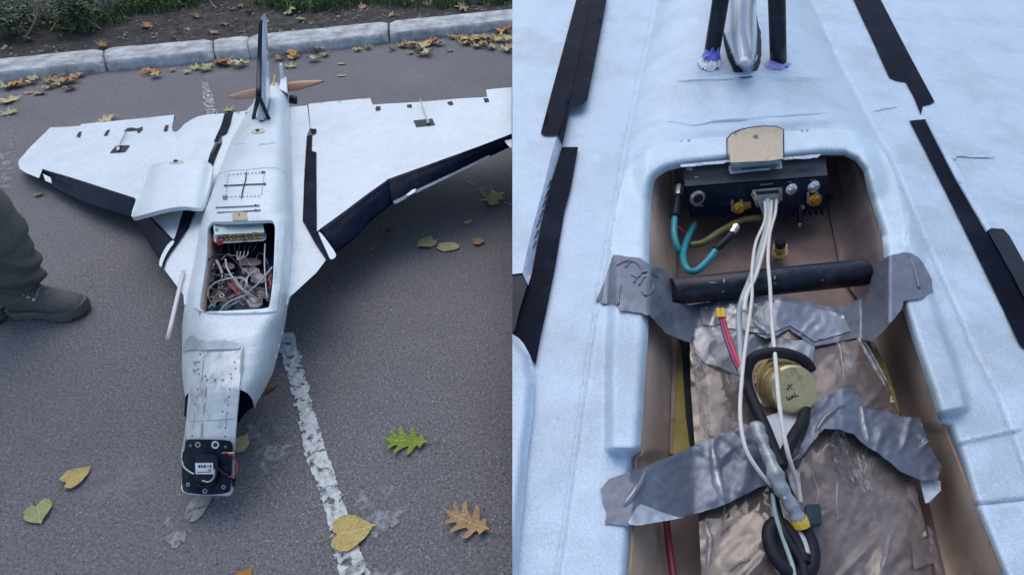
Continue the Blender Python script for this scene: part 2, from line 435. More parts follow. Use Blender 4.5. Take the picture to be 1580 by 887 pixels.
def leaf_mat(name, a, b, veins=True):
    m, N, L, B = mat_new(name)
    tc = N.new('ShaderNodeTexCoord').outputs['Object']
    oi = N.new('ShaderNodeObjectInfo')
    off = N.new('ShaderNodeVectorMath'); off.operation = 'ADD'; L.new(tc, off.inputs[0]); L.new(oi.outputs['Random'], off.inputs[1])
    c = ramp(N, L, nz(N, L, off.outputs[0], 26, 6, .65), [(.32, a), (.68, b)])
    c = mixc(N, L, ramp(N, L, nz(N, L, off.outputs[0], 90, 5, .8), [(.64, (0,)*3), (.74, (.8,)*3)]), c, tuple(x*.35 for x in a))
    if veins:
        sx = N.new('ShaderNodeSeparateXYZ'); L.new(tc, sx.inputs[0])
        def mth(op, a, b=None):
            q = N.new('ShaderNodeMath'); q.operation = op
            for i, v in enumerate((a, b)):
                if v is None: continue
                if isinstance(v, (int, float)): q.inputs[i].default_value = v
                else: L.new(v, q.inputs[i])
            return q.outputs[0]
        ax = mth('ABSOLUTE', sx.outputs[0]); main = mth('LESS_THAN', ax, .011)
        side = mth('LESS_THAN', mth('ABSOLUTE', mth('SUBTRACT', mth('FRACT', mth('MULTIPLY', mth('SUBTRACT', sx.outputs[1], mth('MULTIPLY', ax, .8)), 6.5)), .5)), .045)
        vm = mth('MULTIPLY', mth('MAXIMUM', main, mth('MULTIPLY', side, .6)), .55)
        c = mixc(N, L, vm, c, tuple(min(.8, x*1.5+.06) for x in b))
    c = mixc(N, L, ramp(N, L, nz(N, L, off.outputs[0], 5, 4, .6), [(.5, (0,)*3), (.75, (.35,)*3)]), c, tuple(x*q for x, q in zip(a, (.75, .5, .4))))
    L.new(c, B.inputs['Base Color']); B.inputs['Roughness'].default_value = .45
    bump(N, L, B, nz(N, L, tc, 14, 6, .6), .6, .03)
    return m
LM = {'yellow': leaf_mat('yellow_leaf', (.52, .38, .11), (.72, .58, .24)),
      'pale': leaf_mat('pale_yellow_leaf', (.52, .43, .17), (.72, .63, .33)),
      'orange': leaf_mat('orange_leaf', (.40, .16, .03), (.62, .34, .07)),
      'brown': leaf_mat('brown_leaf', (.18, .10, .06), (.32, .20, .12)),
      'tan': leaf_mat('tan_leaf', (.40, .24, .12), (.58, .40, .20)),
      'lime': leaf_mat('lime_green_leaf', (.16, .28, .03), (.34, .42, .06)),
      'greeny': leaf_mat('yellow_green_leaf', (.34, .36, .13), (.54, .54, .26)),
      'bush': leaf_mat('dark_green_leaf', (.030, .065, .025), (.09, .14, .06)),
      'bushl': leaf_mat('mid_green_leaf', (.10, .15, .07), (.30, .34, .18)),
      'grass': leaf_mat('grass_blade', (.045, .09, .03), (.13, .20, .07))}
# ================================================================ SETTING
def flat(name, quad, z, mat, thick=None, **kw):
    return link_mesh(name, [Vector((x, y, z)) for x, y in quad], [tuple(range(len(quad)))], mat, **kw)
flat('ground', [(-400, -400), (400, -400), (400, 400), (-400, 400)], 0, M['asphalt'], kind='structure')
# kerb line in the picture: back edge, top/front crease, foot
KB = [(-700, 168), (0, 88), (152, 75), (325, 60.5), (400, 53), (580, 35), (790, 14), (1500, -50)]
KC = [(-700, 190), (0, 108), (152, 94), (325, 78), (400, 73), (580, 53), (790, 29), (1500, -35)]
def lin(tab, x):
    return float(np.interp(x, [p[0] for p in tab], [p[1] for p in tab]))
KH = .075
kp = empty('kerb', hit(400, 90, GND), None, None); kp['kind'] = 'structure'
def kerb_stone(x0, x1, chips, seed):
    """one block of the kerb: top, rounded front edge, front face, with chipped ends"""
    A0, A1 = hit(x0, lin(KC, x0), GND, KH), hit(x1, lin(KC, x1), GND, KH)
    B0, B1 = hit(x0, lin(KB, x0), GND, KH), hit(x1, lin(KB, x1), GND, KH)
    n = max(10, int((A1-A0).length/.02)); rows = []
    for i in range(n+1):
        t = i/n; f = A0.lerp(A1, t); b = B0.lerp(B1, t); dirn = (f-b).normalized()
        e = min(t, 1-t)*(A1-A0).length; chip = .02*max(0, 1-e/.05)*chips+.008*max(0, noise.noise(Vector((f.x*6+seed, f.y*6, 0))))
        w = .007*noise.noise(Vector((f.x*9+seed, 3, 0)))+.004*noise.noise(Vector((f.x*40+seed, 3, 0)))
        foot = Vector((f.x, f.y, -.02))+dirn*.028
        prof = [Vector((b.x, b.y, -.02)), b-Vector((0, 0, chip*.8)), b.lerp(f, .3)+Vector((0, 0, w*.5)), b.lerp(f, .6)+Vector((0, 0, w)), b.lerp(f, .94)-Vector((0, 0, .001+chip*.5)),
                f+dirn*(.002-chip)-Vector((0, 0, .006+chip)), f+dirn*(.010-chip*.6+w*1.5)-Vector((0, 0, .03)), f+dirn*(.016+w)-Vector((0, 0, .055)), foot]
        rows.append(prof)
    V = [p for r in rows for p in r]; k = len(rows[0]); Fc = []
    for i in range(n):
        for j in range(k-1): Fc.append((i*k+j, (i+1)*k+j, (i+1)*k+j+1, i*k+j+1))
        Fc.append((i*k+k-1, (i+1)*k+k-1, (i+1)*k, i*k))
    Fc += [tuple(range(k)), tuple(n*k+j for j in range(k))[::-1]]
    return link_mesh('kerb_stone', V, Fc, M['kerb'], kp, True)
for x0, x1, c in [(-640, -262, 1), (-258, 157, 1), (161, 327, 1), (330, 381.5, .6), (382.5, 598, 1), (601, 830, 1), (834, 1150, 1)]:
    kerb_stone(x0, x1, c, x0*.1)
# soil bank behind the kerb
nx, ny = 130, 60; V = []; Fc = []
b0, b1 = hit(-700, 168, GND, KH), hit(1500, -50, GND, KH)
kd = (b1-b0).normalized(); kn = Vector((-kd.y, kd.x, 0))
if kn.y < 0: kn = -kn
def bank(s, t):
    p = b0+kd*s+kn*t
    z = KH-.025+.05*t+.02*noise.noise(Vector((p.x*2.2, p.y*2.2, 0)))*min(1, t*6)+.018*noise.noise(Vector((p.x*9, p.y*9, 1)))*min(1, t*10)+.01*noise.noise(Vector((p.x*30, p.y*30, 1)))*min(1, t*10)
    return Vector((p.x, p.y, z))
LEN = (b1-b0).length
for j in range(ny+1):
    for i in range(nx+1):
        V.append(bank(-3+(LEN+6)*i/nx, 9*(j/ny)**1.8))
for j in range(ny):
    for i in range(nx):
        a = j*(nx+1)+i; Fc.append((a, a+1, a+nx+2, a+nx+1))
link_mesh('soil_bank', V, Fc, M['soil'], None, True, kind='structure')
far = [bank(-3, 8.9)+Vector((0, 0, -.05)), bank(LEN+3, 8.9)+Vector((0, 0, -.05))]
f0, f1 = b0+kd*-90+kn*8.5, b0+kd*(LEN+90)+kn*8.5
link_mesh('far_ground', [Vector((f0.x, f0.y, .42)), Vector((f1.x, f1.y, .42)), Vector((f1.x, f1.y, .6))+kn*200, Vector((f0.x, f0.y, .6))+kn*200], [(0, 1, 2, 3)], M['soil'], kind='structure')
def on_bank(px, py):
    """where the ray meets the bank"""
    d = ray(px, py); t = .5
    for _ in range(900):
        p = EYE+d*t; q = p-b0; s, w = q.dot(kd), Vector((q.x, q.y, 0)).dot(kn)
        if w > 0 and p.z <= bank(s, w).z: return bank(s, w)
        if p.z < 0 : return Vector((p.x, p.y, 0))
        t += .01
    return p
# painted line and marks on the asphalt
def ground_sheet(name, outline, lift, mat, step=20, **kw):
    return sheet(name, outline, lambda x, y: hit(x, y, GND, lift), mat, None, (), step, .003, None, 'auto', False, **kw)
def ragged(poly, amp, step=5):
    out = []
    for x, y in dens(poly, step):
        out.append((x+amp*(noise.noise(Vector((x*.11, y*.11, 3)))*1.6+noise.noise(Vector((x*.5, y*.5, 3)))), y+amp*(noise.noise(Vector((x*.11, y*.11, 9)))*1.6+noise.noise(Vector((x*.5, y*.5, 9))))))
    return out
ground_sheet('painted_line', ragged([(427, 515), (452, 512), (468, 565), (485, 632), (505, 700), (528, 765), (548, 830), (578, 900), (530, 900), (515, 850), (505, 800), (490, 752), (470, 700), (458, 632), (440, 568), (428, 540)], 3.4, 2.5),
             .004, M['paint'], label='worn white line painted on the asphalt beside the nose', kind='structure')
ground_sheet('painted_line', ragged([(311, 128), (320, 128), (330, 150), (336, 176), (318, 177), (312, 150)], 2), .004, M['paint_thin'], kind='structure')
ground_sheet('paint_mark', rounded([(300, 762), (330, 762), (322, 778), (308, 800), (294, 806), (284, 800), (284, 790)], 1), .004, M['smear'], 20, kind='structure')
for q in ([(385, 640), (450, 655), (455, 700), (400, 742), (380, 700)], [(540, 765), (600, 740), (625, 775), (620, 810), (560, 840)], [(710, 275), (760, 272), (775, 300), (730, 305)],
          [(0, 200), (22, 210), (20, 290), (0, 300)], [(520, 870), (620, 860), (640, 890), (540, 895)], [(260, 790), (300, 800), (280, 850), (250, 830)]):
    ground_sheet('scuff_mark', ragged(rounded(q, 2), 5), .004, M['scuff'], 30, kind='structure')
# ================================================================ LEAVES
def maple():
    pts = []
    for a, r in [(-90, .18), (-62, .55), (-48, .62), (-40, .42), (-18, .75), (-8, .9), (2, .72), (14, .5), (30, .78), (40, 1.0), (50, .78), (62, .48), (76, .82), (90, 1.15),
                 (104, .82), (118, .48), (130, .78), (140, 1.0), (150, .78), (166, .5), (178, .72), (188, .9), (198, .75), (220, .42), (228, .62), (242, .55)]:
        pts.append((r*math.cos(math.radians(a))*.55, r*math.sin(math.radians(a))*.55))
    return pts
def oak():
    R = [(0, -.5), (.06, -.40), (.20, -.34), (.10, -.25), (.16, -.2), (.34, -.12), (.38, -.02), (.14, -.06), (.12, 0), (.2, .1), (.40, .22), (.34, .27), (.12, .2), (.12, .26), (.27, .42), (.2, .44), (.08, .38), (0, .56)]
    return R+[(-x, y-.015) for x, y in R[-2:0:-1]]
def heart():
    R = [(0, -.36), (.12, -.46), (.28, -.47), (.42, -.34), (.46, -.14), (.40, .06), (.27, .24), (.12, .38), (.03, .47), (0, .56)]
    return R+[(-x*.96, y) for x, y in R[-2:0:-1]]
def oval():
    return [(0.30*math.sin(t)*(1+.15*math.cos(t)), .5*-math.cos(t)) for t in [2*math.pi*i/20 for i in range(20)]]
SH = {'maple': maple(), 'oak': oak(), 'heart': heart(), 'oval': oval()}
_leafmesh = {}
def leaf_mesh(kind, seed, curl):
    key = (kind, seed, curl)
    if key in _leafmesh: return _leafmesh[key]
    out = SH[kind]; out = dens(out, .12)
    pts = list(out); edges = [(i, (i+1) % len(out)) for i in range(len(out))]
    G = np.array([(x, y) for x in np.arange(-.6, .65, .11) for y in np.arange(-.6, .7, .11)])
    G = G[inside(G, out)]
    B = np.array(out); G = G[np.sqrt(((G[:, None]-B[None])**2).sum(2)).min(1) > .05]
    pts += [tuple(g) for g in G]
    r = delaunay_2d_cdt([Vector(p) for p in pts], edges, [], 0, 1e-5)
    Cc = np.array([[sum(r[0][i].x for i in f)/3, sum(r[0][i].y for i in f)/3] for f in r[2]])
    m = inside(Cc, out); T = [tuple(f) for f, k in zip(r[2], m) if k]
    zs = lambda x, y: curl*(.30*(x*x+.6*y*y)*1.6+.24*noise.noise(Vector((x*2.6+seed*7, y*2.6, seed))))+.035*abs(x)*0 + .02*math.cos(x*40)*curl
    V = [(v.x, v.y, zs(v.x, v.y)) for v in r[0]]
    mn = min(v[2] for v in V); V = [(a, b, c-mn+.006) for a, b, c in V]
    n = len(V); V2 = V+[(a, b, c-.006) for a, b, c in V]
    Fc = list(T)+[tuple(n+i for i in f[::-1]) for f in T]
    # stalk
    sv, sf = tube_vf(crom([(0, .35 if kind == 'x' else -.30, .03), (0.01, -.55, .02), (.05, -.8, .03)], 4), .012, 4)
    o = len(V2); V2 += [tuple(v) for v in sv]; Fc += [tuple(o+i for i in f) for f in sf]
    me = bpy.data.meshes.new('leaf'); me.from_pydata(V2, [], Fc); me.polygons.foreach_set('use_smooth', [True]*len(Fc)); me.update()
    _leafmesh[key] = me; return me
def leaf(kind, px, py, size_px, rot, col, label, group=None, curl=.6, z=.004, where='g', name='fallen_leaf', tilt=None):
    """size in picture units; rot: direction of the tip in the world, degrees from +X"""
    p = hit(px, py, GND, z) if where == 'g' else on_bank(px, py)
    a = hit(px-size_px/2, py, GND); b = hit(px+size_px/2, py, GND)
    s = (b-a).length*(.88 if group else 1) if where == 'g' else size_px/850*(p-EYE).length
    base = leaf_mesh(kind, random.randint(0, 3), round(curl, 1))
    me = base.copy(); me.materials.append(LM[col])
    o = bpy.data.objects.new(name, me); COL.objects.link(o)
    o.location = p; o.scale = (s, s, s); o.rotation_euler = (0, 0, math.radians(rot-90))
    if tilt: o.rotation_euler = (math.radians(tilt[0]), math.radians(tilt[1]), math.radians(rot-90)); o.location.z += .18*s*math.sin(math.radians(max(abs(tilt[0]), abs(tilt[1]))))
    return meta(o, label, 'leaf', group)
L_ = leaf
L_('heart', 545, 820, 64, 15, 'yellow', 'large yellow heart-shaped leaf lying on the white painted line', curl=.3)
L_('heart', 120, 735, 40, 50, 'yellow', 'golden heart-shaped leaf alone on the asphalt left of the camera plate', curl=.5)
L_('heart', 61, 792, 42, -50, 'greeny', 'yellow-green heart-shaped leaf nearest the lower left corner of the asphalt', curl=.4)
L_('heart', 372, 684, 34, 70, 'pale', 'yellow leaf half hidden beneath the right edge of the camera plate', curl=.4)
L_('oak', 628, 682, 64, 177, 'lime', 'bright green lobed oak leaf on the asphalt', curl=.4)
L_('oak', 722, 806, 72, 158, 'tan', 'tan brown lobed oak leaf on the asphalt near the bottom', curl=.5)
L_('heart', 377, 890, 30, 60, 'orange', 'orange yellow leaf cut by the bottom edge of the picture', curl=.4)
L_('oval', 60, 301, 14, 10, 'tan', 'small tan leaf in front of the left wing tip', curl=.8)
L_('heart', 25, 337, 22, 100, 'tan', 'pale tan leaf beside the knee of the trousers', curl=.7)
L_('oval', 577, 383, 15, 60, 'orange', 'tiny orange-brown leaf under the right wing edge', curl=.9)
L_('oval', 597, 357, 16, 10, 'brown', 'tiny grey-brown curled leaf close to the right wing edge', curl=.9)
L_('heart', 657, 377, 32, 215, 'greeny', 'pale green leaf left of an oval yellow leaf', curl=.6)
L_('oval', 692, 382, 34, 5, 'pale', 'oval pale yellow leaf between a green leaf and a small beige leaf', curl=.4)
L_('heart', 739, 374, 19, 0, 'tan', 'small beige leaf right of the oval yellow leaf', curl=.8)
L_('oval', 722, 344, 14, 40, 'pale', 'tiny pale leaf right of the black wing edge', curl=.9)
L_('maple', 764, 309, 46, 150, 'pale', 'pale yellow lobed leaf on the scuffed patch under the right wing', curl=.5)
L_('heart', 414, 596, 28, 20, 'brown', 'brown leaf tucked against the right side of the nose', curl=.6)
L_('maple', 162, 187, 36, 20, 'pale', 'pale yellow leaf behind the trailing edge of the left wing', curl=.5)
L_('maple', 352, 171, 20, 70, 'greeny', 'small green-yellow leaf at the rear end of the left black slot', curl=.5)
L_('maple', 17, 157, 34, 170, 'pale', 'cream maple leaf at the left edge of the picture', curl=.5)
L_('maple', 14, 176, 26, 120, 'greeny', 'yellow-green maple leaf lowest of those at the left edge', curl=.5)
L_('oval', 45, 144, 13, 20, 'tan', 'small beige leaf left one of a close pair on the asphalt', curl=.6)
L_('oval', 62, 145, 18, 0, 'tan', 'small beige leaf right one of a close pair on the asphalt', curl=.6)
L_('maple', 448, 104, 22, 100, 'greeny', 'pale green leaf behind the propeller hub', curl=.5)
L_('oval', 527, 99, 12, 0, 'pale', 'tiny pale leaf alone on the asphalt right of the propeller', curl=.4)
L_('oval', 527, 117, 14, 5, 'greeny', 'tiny flat greenish leaf beyond the propeller tip', curl=.2)
L_('oval', 695, 79, 12, 20, 'tan', 'tiny tan leaf between the two drifts at the kerb', curl=.8)
L_('heart', 340, 97, 20, 120, 'brown', 'olive brown round leaf leaning on the cracked kerb', curl=.8)
drift = 'fallen leaves in the drift along the kerb'
for k, (kind, x, y, s, col) in enumerate([('maple', 12, 137, 34, 'pale'), ('maple', 27, 133, 34, 'orange'), ('maple', 53, 126, 30, 'pale'), ('maple', 78, 137, 22, 'greeny'), ('maple', 96, 130, 36, 'tan'), ('maple', 112, 124, 34, 'orange'), ('maple', 108, 138, 26, 'tan'),
    ('maple', 74, 126, 26, 'tan'), ('maple', 92, 121, 24, 'tan'), ('maple', 123, 118, 26, 'pale'), ('maple', 232, 113, 32, 'orange'), ('maple', 238, 118, 26, 'yellow'), ('maple', 287, 113, 18, 'pale'), ('maple', 302, 107, 22, 'pale'), ('maple', 316, 107, 26, 'greeny'),
    ('maple', 342, 100, 36, 'orange'), ('maple', 352, 101, 26, 'tan'), ('maple', 373, 101, 36, 'pale'), ('maple', 320, 104, 26, 'pale'), ('maple', 432, 91, 22, 'orange'), ('maple', 450, 86, 34, 'orange'), ('maple', 452, 90, 26, 'yellow'), ('maple', 493, 78, 34, 'pale'), ('maple', 486, 92, 26, 'pale'),
    ('maple', 503, 87, 20, 'tan'), ('maple', 553, 78, 20, 'pale'), ('maple', 566, 74, 18, 'greeny'), ('maple', 620, 73, 26, 'tan'), ('maple', 637, 72, 28, 'yellow'), ('maple', 650, 74, 40, 'yellow'), ('maple', 662, 68, 34, 'orange'), ('maple', 655, 84, 32, 'pale'), ('maple', 678, 69, 24, 'tan'),
    ('maple', 635, 83, 16, 'tan'), ('maple', 711, 61, 30, 'orange'), ('maple', 724, 64, 34, 'yellow'), ('maple', 740, 61, 34, 'yellow'), ('maple', 738, 73, 26, 'pale'), ('maple', 752, 62, 36, 'tan'), ('maple', 776, 50, 40, 'orange'), ('maple', 768, 64, 34, 'yellow'), ('maple', 784, 62, 34, 'yellow'),
    ('maple', 760, 76, 26, 'pale'), ('maple', 780, 79, 30, 'pale'), ('maple', 716, 68, 26, 'pale'), ('maple', 700, 60, 22, 'tan'), ('maple', 787, 72, 24, 'tan'), ('maple', 748, 70, 26, 'tan'), ('maple', 265, 110, 16, 'tan'), ('maple', 606, 77, 18, 'brown')]):
    cn = {'pale': 'pale cream', 'orange': 'orange', 'greeny': 'green-yellow', 'tan': 'tan', 'yellow': 'golden yellow', 'brown': 'dark brown'}[col]
    L_(kind, x, y, s*1.0, random.uniform(0, 360), col, cn+' maple leaf '+('at the left end of the kerb' if x < 75 else 'in the drift left of the first kerb joint' if x < 140 else 'between the first and second kerb joints' if x < 270 else 'by the cracked second kerb joint' if x < 330 else 'in the drift left of the tail fin' if x < 400 else 'right of the tail fin' if x < 520 else 'below the third kerb joint' if x < 610 else 'in the drift right of the third kerb joint' if x < 690 else 'in the thick drift at the right end of the kerb'), drift, .9, .003+.004*(k % 3), tilt=(random.uniform(-9, 9), random.uniform(-9, 9)))
bankg = 'leaves scattered on the soil bank'
for x, y, s, col in [(225, 42, 16, 'orange'), (448, 20, 22, 'greeny'), (467, 32, 16, 'greeny'), (604, 26, 13, 'pale'), (160, 74, 14, 'orange'), (330, 52, 14, 'tan'), (292, 48, 10, 'tan'), (8, 75, 9, 'pale'), (45, 62, 12, 'tan'), (715, 16, 22, 'tan'), (630, 8, 18, 'greeny'), (660, 10, 16, 'tan'),
                     (560, 14, 14, 'tan'), (700, 6, 18, 'greeny'), (740, 8, 14, 'tan'), (100, 48, 14, 'orange'), (114, 30, 18, 'tan'), (373, 12, 12, 'tan'), (385, 22, 12, 'brown'), (280, 12, 16, 'brown'), (305, 28, 14, 'brown'), (198, 32, 10, 'pale'), (480, 38, 9, 'tan'), (240, 60, 10, 'pale'), (268, 60, 8, 'tan'), (345, 40, 12, 'tan'), (775, 4, 14, 'pale'), (360, 16, 8, 'greeny'), (410, 30, 10, 'brown'), (520, 22, 10, 'brown')]:
    cn = {'pale': 'pale cream', 'orange': 'orange', 'greeny': 'green-yellow', 'tan': 'tan', 'yellow': 'golden yellow', 'brown': 'dark brown'}[col]
    L_('maple', x, y, s, random.uniform(0, 360), col, 'small '+cn+' leaf on the dark soil '+('at the left end of the bank' if x < 130 else 'left of the tail fin' if x < 270 else 'close left of the tail fin' if x < 395 else 'right of the tail fin' if x < 540 else 'above the middle of the right kerb' if x < 680 else 'at the right end of the bank'), bankg, .9, where='b', tilt=(random.uniform(-15, 30), random.uniform(-22, 22)))
V, Fc = [], []
for _ in range(1500):                                            # grit and crumbs on the asphalt
    x, y = random.uniform(-60, 785), random.uniform(95, 885)
    if random.random() < .35: y = lin(KC, x)+abs(random.gauss(0, 14))+18
    p = hit(x, y, GND); r = random.uniform(.0015, .0045); i = len(V); a = random.uniform(0, 6)
    V += [p+Vector((math.cos(a+k*2.1)*r, math.sin(a+k*2.1)*r, 0)) for k in range(3)]+[p+Vector((0, 0, r*1.1))]
    Fc += [(i, i+1, i+3), (i+1, i+2, i+3), (i+2, i, i+3)]
link_mesh('grit', V, Fc, leaf_mat('grit_crumbs', (.10, .09, .08), (.45, .42, .36), False), None, None, label='tiny stones and crumbs scattered over the asphalt', cat='grit', kind='stuff')
# ================================================================ BANK PLANTS
def blades(name, spots, n, hgt, spread, mat, label=None, cat=None, kind=None, parent=None, width=.006):
    V, Fc = [], []
    for c in spots:
        for _ in range(n):
            a = random.uniform(0, 6.28); r = spread*math.sqrt(random.random()); p = c+Vector((math.cos(a)*r, math.sin(a)*r, -.01))
            h = hgt*random.uniform(.5, 1.2); lean = Vector((random.gauss(0, .5), random.gauss(0, .5), 0))*h; w = Vector((math.cos(a+1.5), math.sin(a+1.5), 0))*width
            i = len(V); V += [p-w, p+w, p+lean*.35+Vector((0, 0, h*.6))+w*.7, p+lean*.35+Vector((0, 0, h*.6))-w*.7, p+lean+Vector((0, 0, h*.85))]
            Fc += [(i, i+1, i+2, i+3), (i+3, i+2, i+4)]
    return link_mesh(name, V, Fc, mat, parent, None, label=label, cat=cat, kind=kind)
gs = []
for _ in range(150):
    x = random.choice([random.uniform(395, 800), random.uniform(395, 800), random.uniform(190, 300), random.uniform(-60, 180)])
    lim = lin([(-60, 40), (0, 42), (180, 45), (200, 20), (300, 14), (395, 8), (450, 16), (560, 16), (700, 10), (800, 6)], x)
    gs.append(on_bank(x, lim-abs(random.gauss(0, 16))-2))
blades('grass', gs, 60, .09, .16, LM['grass'], 'patches of green grass growing on the soil bank behind the kerb', 'grass', 'stuff')
lit = []
V, Fc = [], []
for _ in range(5200):                                           # crumbs and shredded leaf litter
    s = random.uniform(.5, LEN-.5); t = random.uniform(.02, 2.6); p = bank(s, t)+Vector((0, 0, .006)); r = random.uniform(.006, .02); a = random.uniform(0, 6.28); i = len(V)
    for k in range(4): V.append(p+Vector((math.cos(a+k*1.57)*r*(1 if k % 2 else .5), math.sin(a+k*1.57)*r*(1 if k % 2 else .5), random.uniform(0, .012))))
    Fc.append((i, i+1, i+2, i+3))
link_mesh('leaf_litter', V, Fc, leaf_mat('mixed_litter', (.07, .05, .035), (.34, .29, .19), False), None, None, label='crumbled brown leaf litter scattered over the soil bank', cat='leaf litter', kind='stuff')
def foliage_vf(centres, n, size, V, Fc, flat_=.5):
    for c, r in centres:
        for _ in range(n):
            d = Vector((random.gauss(0, 1), random.gauss(0, 1), random.gauss(0, .8))).normalized()*r*random.random()**.4
            p = c+d; s = size*random.uniform(.6, 1.3)
            u = Vector((random.gauss(0, 1), random.gauss(0, 1), random.gauss(0, flat_))).normalized(); w = u.cross(Vector((random.gauss(0, .6), random.gauss(0, .6), 1))).normalized()
            q = u.cross(w)*.25
            i = len(V); V += [p-u*s, p-u*s*.3+w*s*.45+q*s, p+u*s*.5+w*s*.35, p+u*s*1.1, p+u*s*.5-w*s*.35, p-u*s*.3-w*s*.45+q*s]
            Fc += [(i, i+1, i+2, i+3), (i, i+3, i+4, i+5)]
def bush(px, py, r, hgt, n, size, mat, label, nst=5, lean=0):
    c = on_bank(px, py); t = empty('shrub', c, label, 'shrub', 'shrubs on the bank')
    cs = []
    for k in range(nst):
        a = random.uniform(0, 6.28); e = c+Vector((math.cos(a)*r*random.uniform(.2, 1)+lean, math.sin(a)*r*random.uniform(.2, .8), hgt*random.uniform(.5, 1)))
        m_ = c.lerp(e, .5)+Vector((random.uniform(-.05, .05), random.uniform(-.05, .05), .05))
        tube('stem', [c+Vector((random.uniform(-.04, .04), 0, -.03)), m_, e], lambda q: .008*(1-q*.6), M['branch'], t, 6, 5)
        cs.append((e, r*random.uniform(.35, .55))); cs.append((m_, r*.35))
    V, Fc = [], []; foliage_vf(cs, n, size, V, Fc)
    link_mesh('foliage', V, Fc, mat, t)
    return t
bush(28, 52, .22, .20, 50, .022, LM['bush'], 'low dark green shrub at the left end of the bank')
bush(150, 42, .30, .22, 60, .022, LM['bush'], 'dark green shrub behind the second kerb joint')
bush(165, 22, .16, .5, 14, .05, LM['bushl'], 'shrub with large pale green leaves hanging over the bank')
bush(50, 12, .25, .6, 10, .045, LM['bushl'], 'sparse leafy shrub near the upper left corner')
bush(250, 6, .25, .18, 50, .022, LM['bushl'], 'low mid green shrub left of the tail fin')
bush(350, -8, .35, .3, 60, .028, LM['bush'], 'dark shrub on the bank directly left of the tail fin')
bush(470, -12, .4, .3, 60, .028, LM['bush'], 'dark shrub on the bank right of the tail fin')
bush(600, -14, .4, .3, 60, .028, LM['bush'], 'dark shrub above the middle of the right kerb')
bush(730, -14, .4, .25, 60, .028, LM['bush'], 'dark shrub at the right end of the visible bank')
bush(-90, 40, .4, .4, 60, .03, LM['bush'], 'dark shrub outside the left border of the picture')
def twigs(pts, label, rad=.009):
    """bare branch drawn through picture points with heights over the bank"""
    P = []
    Y = on_bank(*pts[0][:2]).y
    for i, (x, y) in enumerate(pts): P.append(hit_y(x, y, Y+.06*i))
    t = empty('branch', P[0], label, 'branch', 'bare branches hanging over the bank')
    tube('stem', P, lambda q: rad*(1-.45*q), M['branch'], t, 7, 6)
    return t, P, Y
for pts, lb in [([(40, 57), (52, 38), (58, 18), (60, -14)], 'pale bare branch rising at the left end of the bank'), ([(6, 38), (14, 26), (26, 10), (36, -14)], 'grey bare branch nearest the upper left corner'),
                ([(78, 50), (88, 34), (96, 20), (108, -14)], 'forked bare branch in the middle of the left bank'), ([(78, 42), (68, 20), (60, 4), (52, -14)], 'thin bare branch crossing the forked one'),
                ([(176, 28), (170, 22), (164, 8), (160, -14)], 'reddish bare branch beside the large pale leaves'), ([(334, 14), (326, 4), (318, -14)], 'short pale twig left of the tail fin')]:
    t, P, Y = twigs(pts, lb)
    for k in range(4):
        a = P[1].lerp(P[2], random.random()); tube('twig', [a, a+Vector((random.uniform(-.12, .12), .03, random.uniform(.02, .1))), a+Vector((random.uniform(-.22, .22), .05, random.uniform(.0, .2)))], lambda q: .004*(1-.5*q), M['branch'], t, 5, 4)
# deep dark hedge that closes the view behind the bank
V, Fc = [], []; cs = []
for i in range(46):
    s = -1+(LEN+2)*i/45; cs.append((bank(s, 2.6+random.uniform(-.3, .3))+Vector((0, 0, random.uniform(.2, .9))), .55))
foliage_vf(cs, 220, .05, V, Fc)
hd = link_mesh('hedge', V, Fc, LM['bush'], None, label='dark green hedge running along the back of the soil bank', cat='hedge')
hd['kind'] = 'stuff'
# ================================================================ LEFT AIRCRAFT (whole)
A1 = hit(400, 200, (.2, 0, 0)); A2 = hit(348, 480, (.2, 0, 0))
AXD = Vector((A1.x-A2.x, A1.y-A2.y, 0)).normalized(); LAT = Vector((AXD.y, -AXD.x, 0))       # LAT points right
BK = .12
WP = (.20-BK*(LAT.x*A2.x+LAT.y*A2.y), BK*LAT.x, BK*LAT.y)
drone = empty('drone', (A2.x, A2.y, 0), 'whole white delta-wing drone with black wing edges lying on the asphalt', 'drone')
W_ = lambda h=0.: (lambda x, y: hit(x, y, WP, h))
def wobble(h, amp=.002, f=9):
    def g(x, y):
        p = hit(x, y, WP, h); p.z += amp*noise.noise(p*f); return p
    return g
# wings
LW = [(77.5, 197), (124, 194.5), (125, 192), (269, 177.6), (265, 196.5), (266, 202), (271, 204), (276, 201), (284, 192), (296, 184), (306, 179.5), (318.5, 177), (346, 175.5), (342, 192), (330, 218), (331, 222), (325, 236), (320, 251), (318, 262),
      (300, 324), (282, 350), (266, 371), (234, 336), (207, 306), (140, 284), (66, 261), (60, 275), (42, 268), (31, 261), (28, 252), (30, 246), (42, 232), (60, 214)]
RWg = [(789.6, 135), (750, 138.6), (752, 150), (700, 153), (640, 158), (575, 162), (571, 151.4), (508, 157), (476, 161), (479, 198), (483, 199), (481, 233), (488, 235), (489, 357), (495, 353), (598, 277), (700, 240), (789.6, 207)]
sheet('left_wing', LW, wobble(0), M['foam_l'], drone, step=8, thick=.03)
sheet('right_wing', RWg, wobble(0), M['foam_l'], drone, step=8, thick=.03)
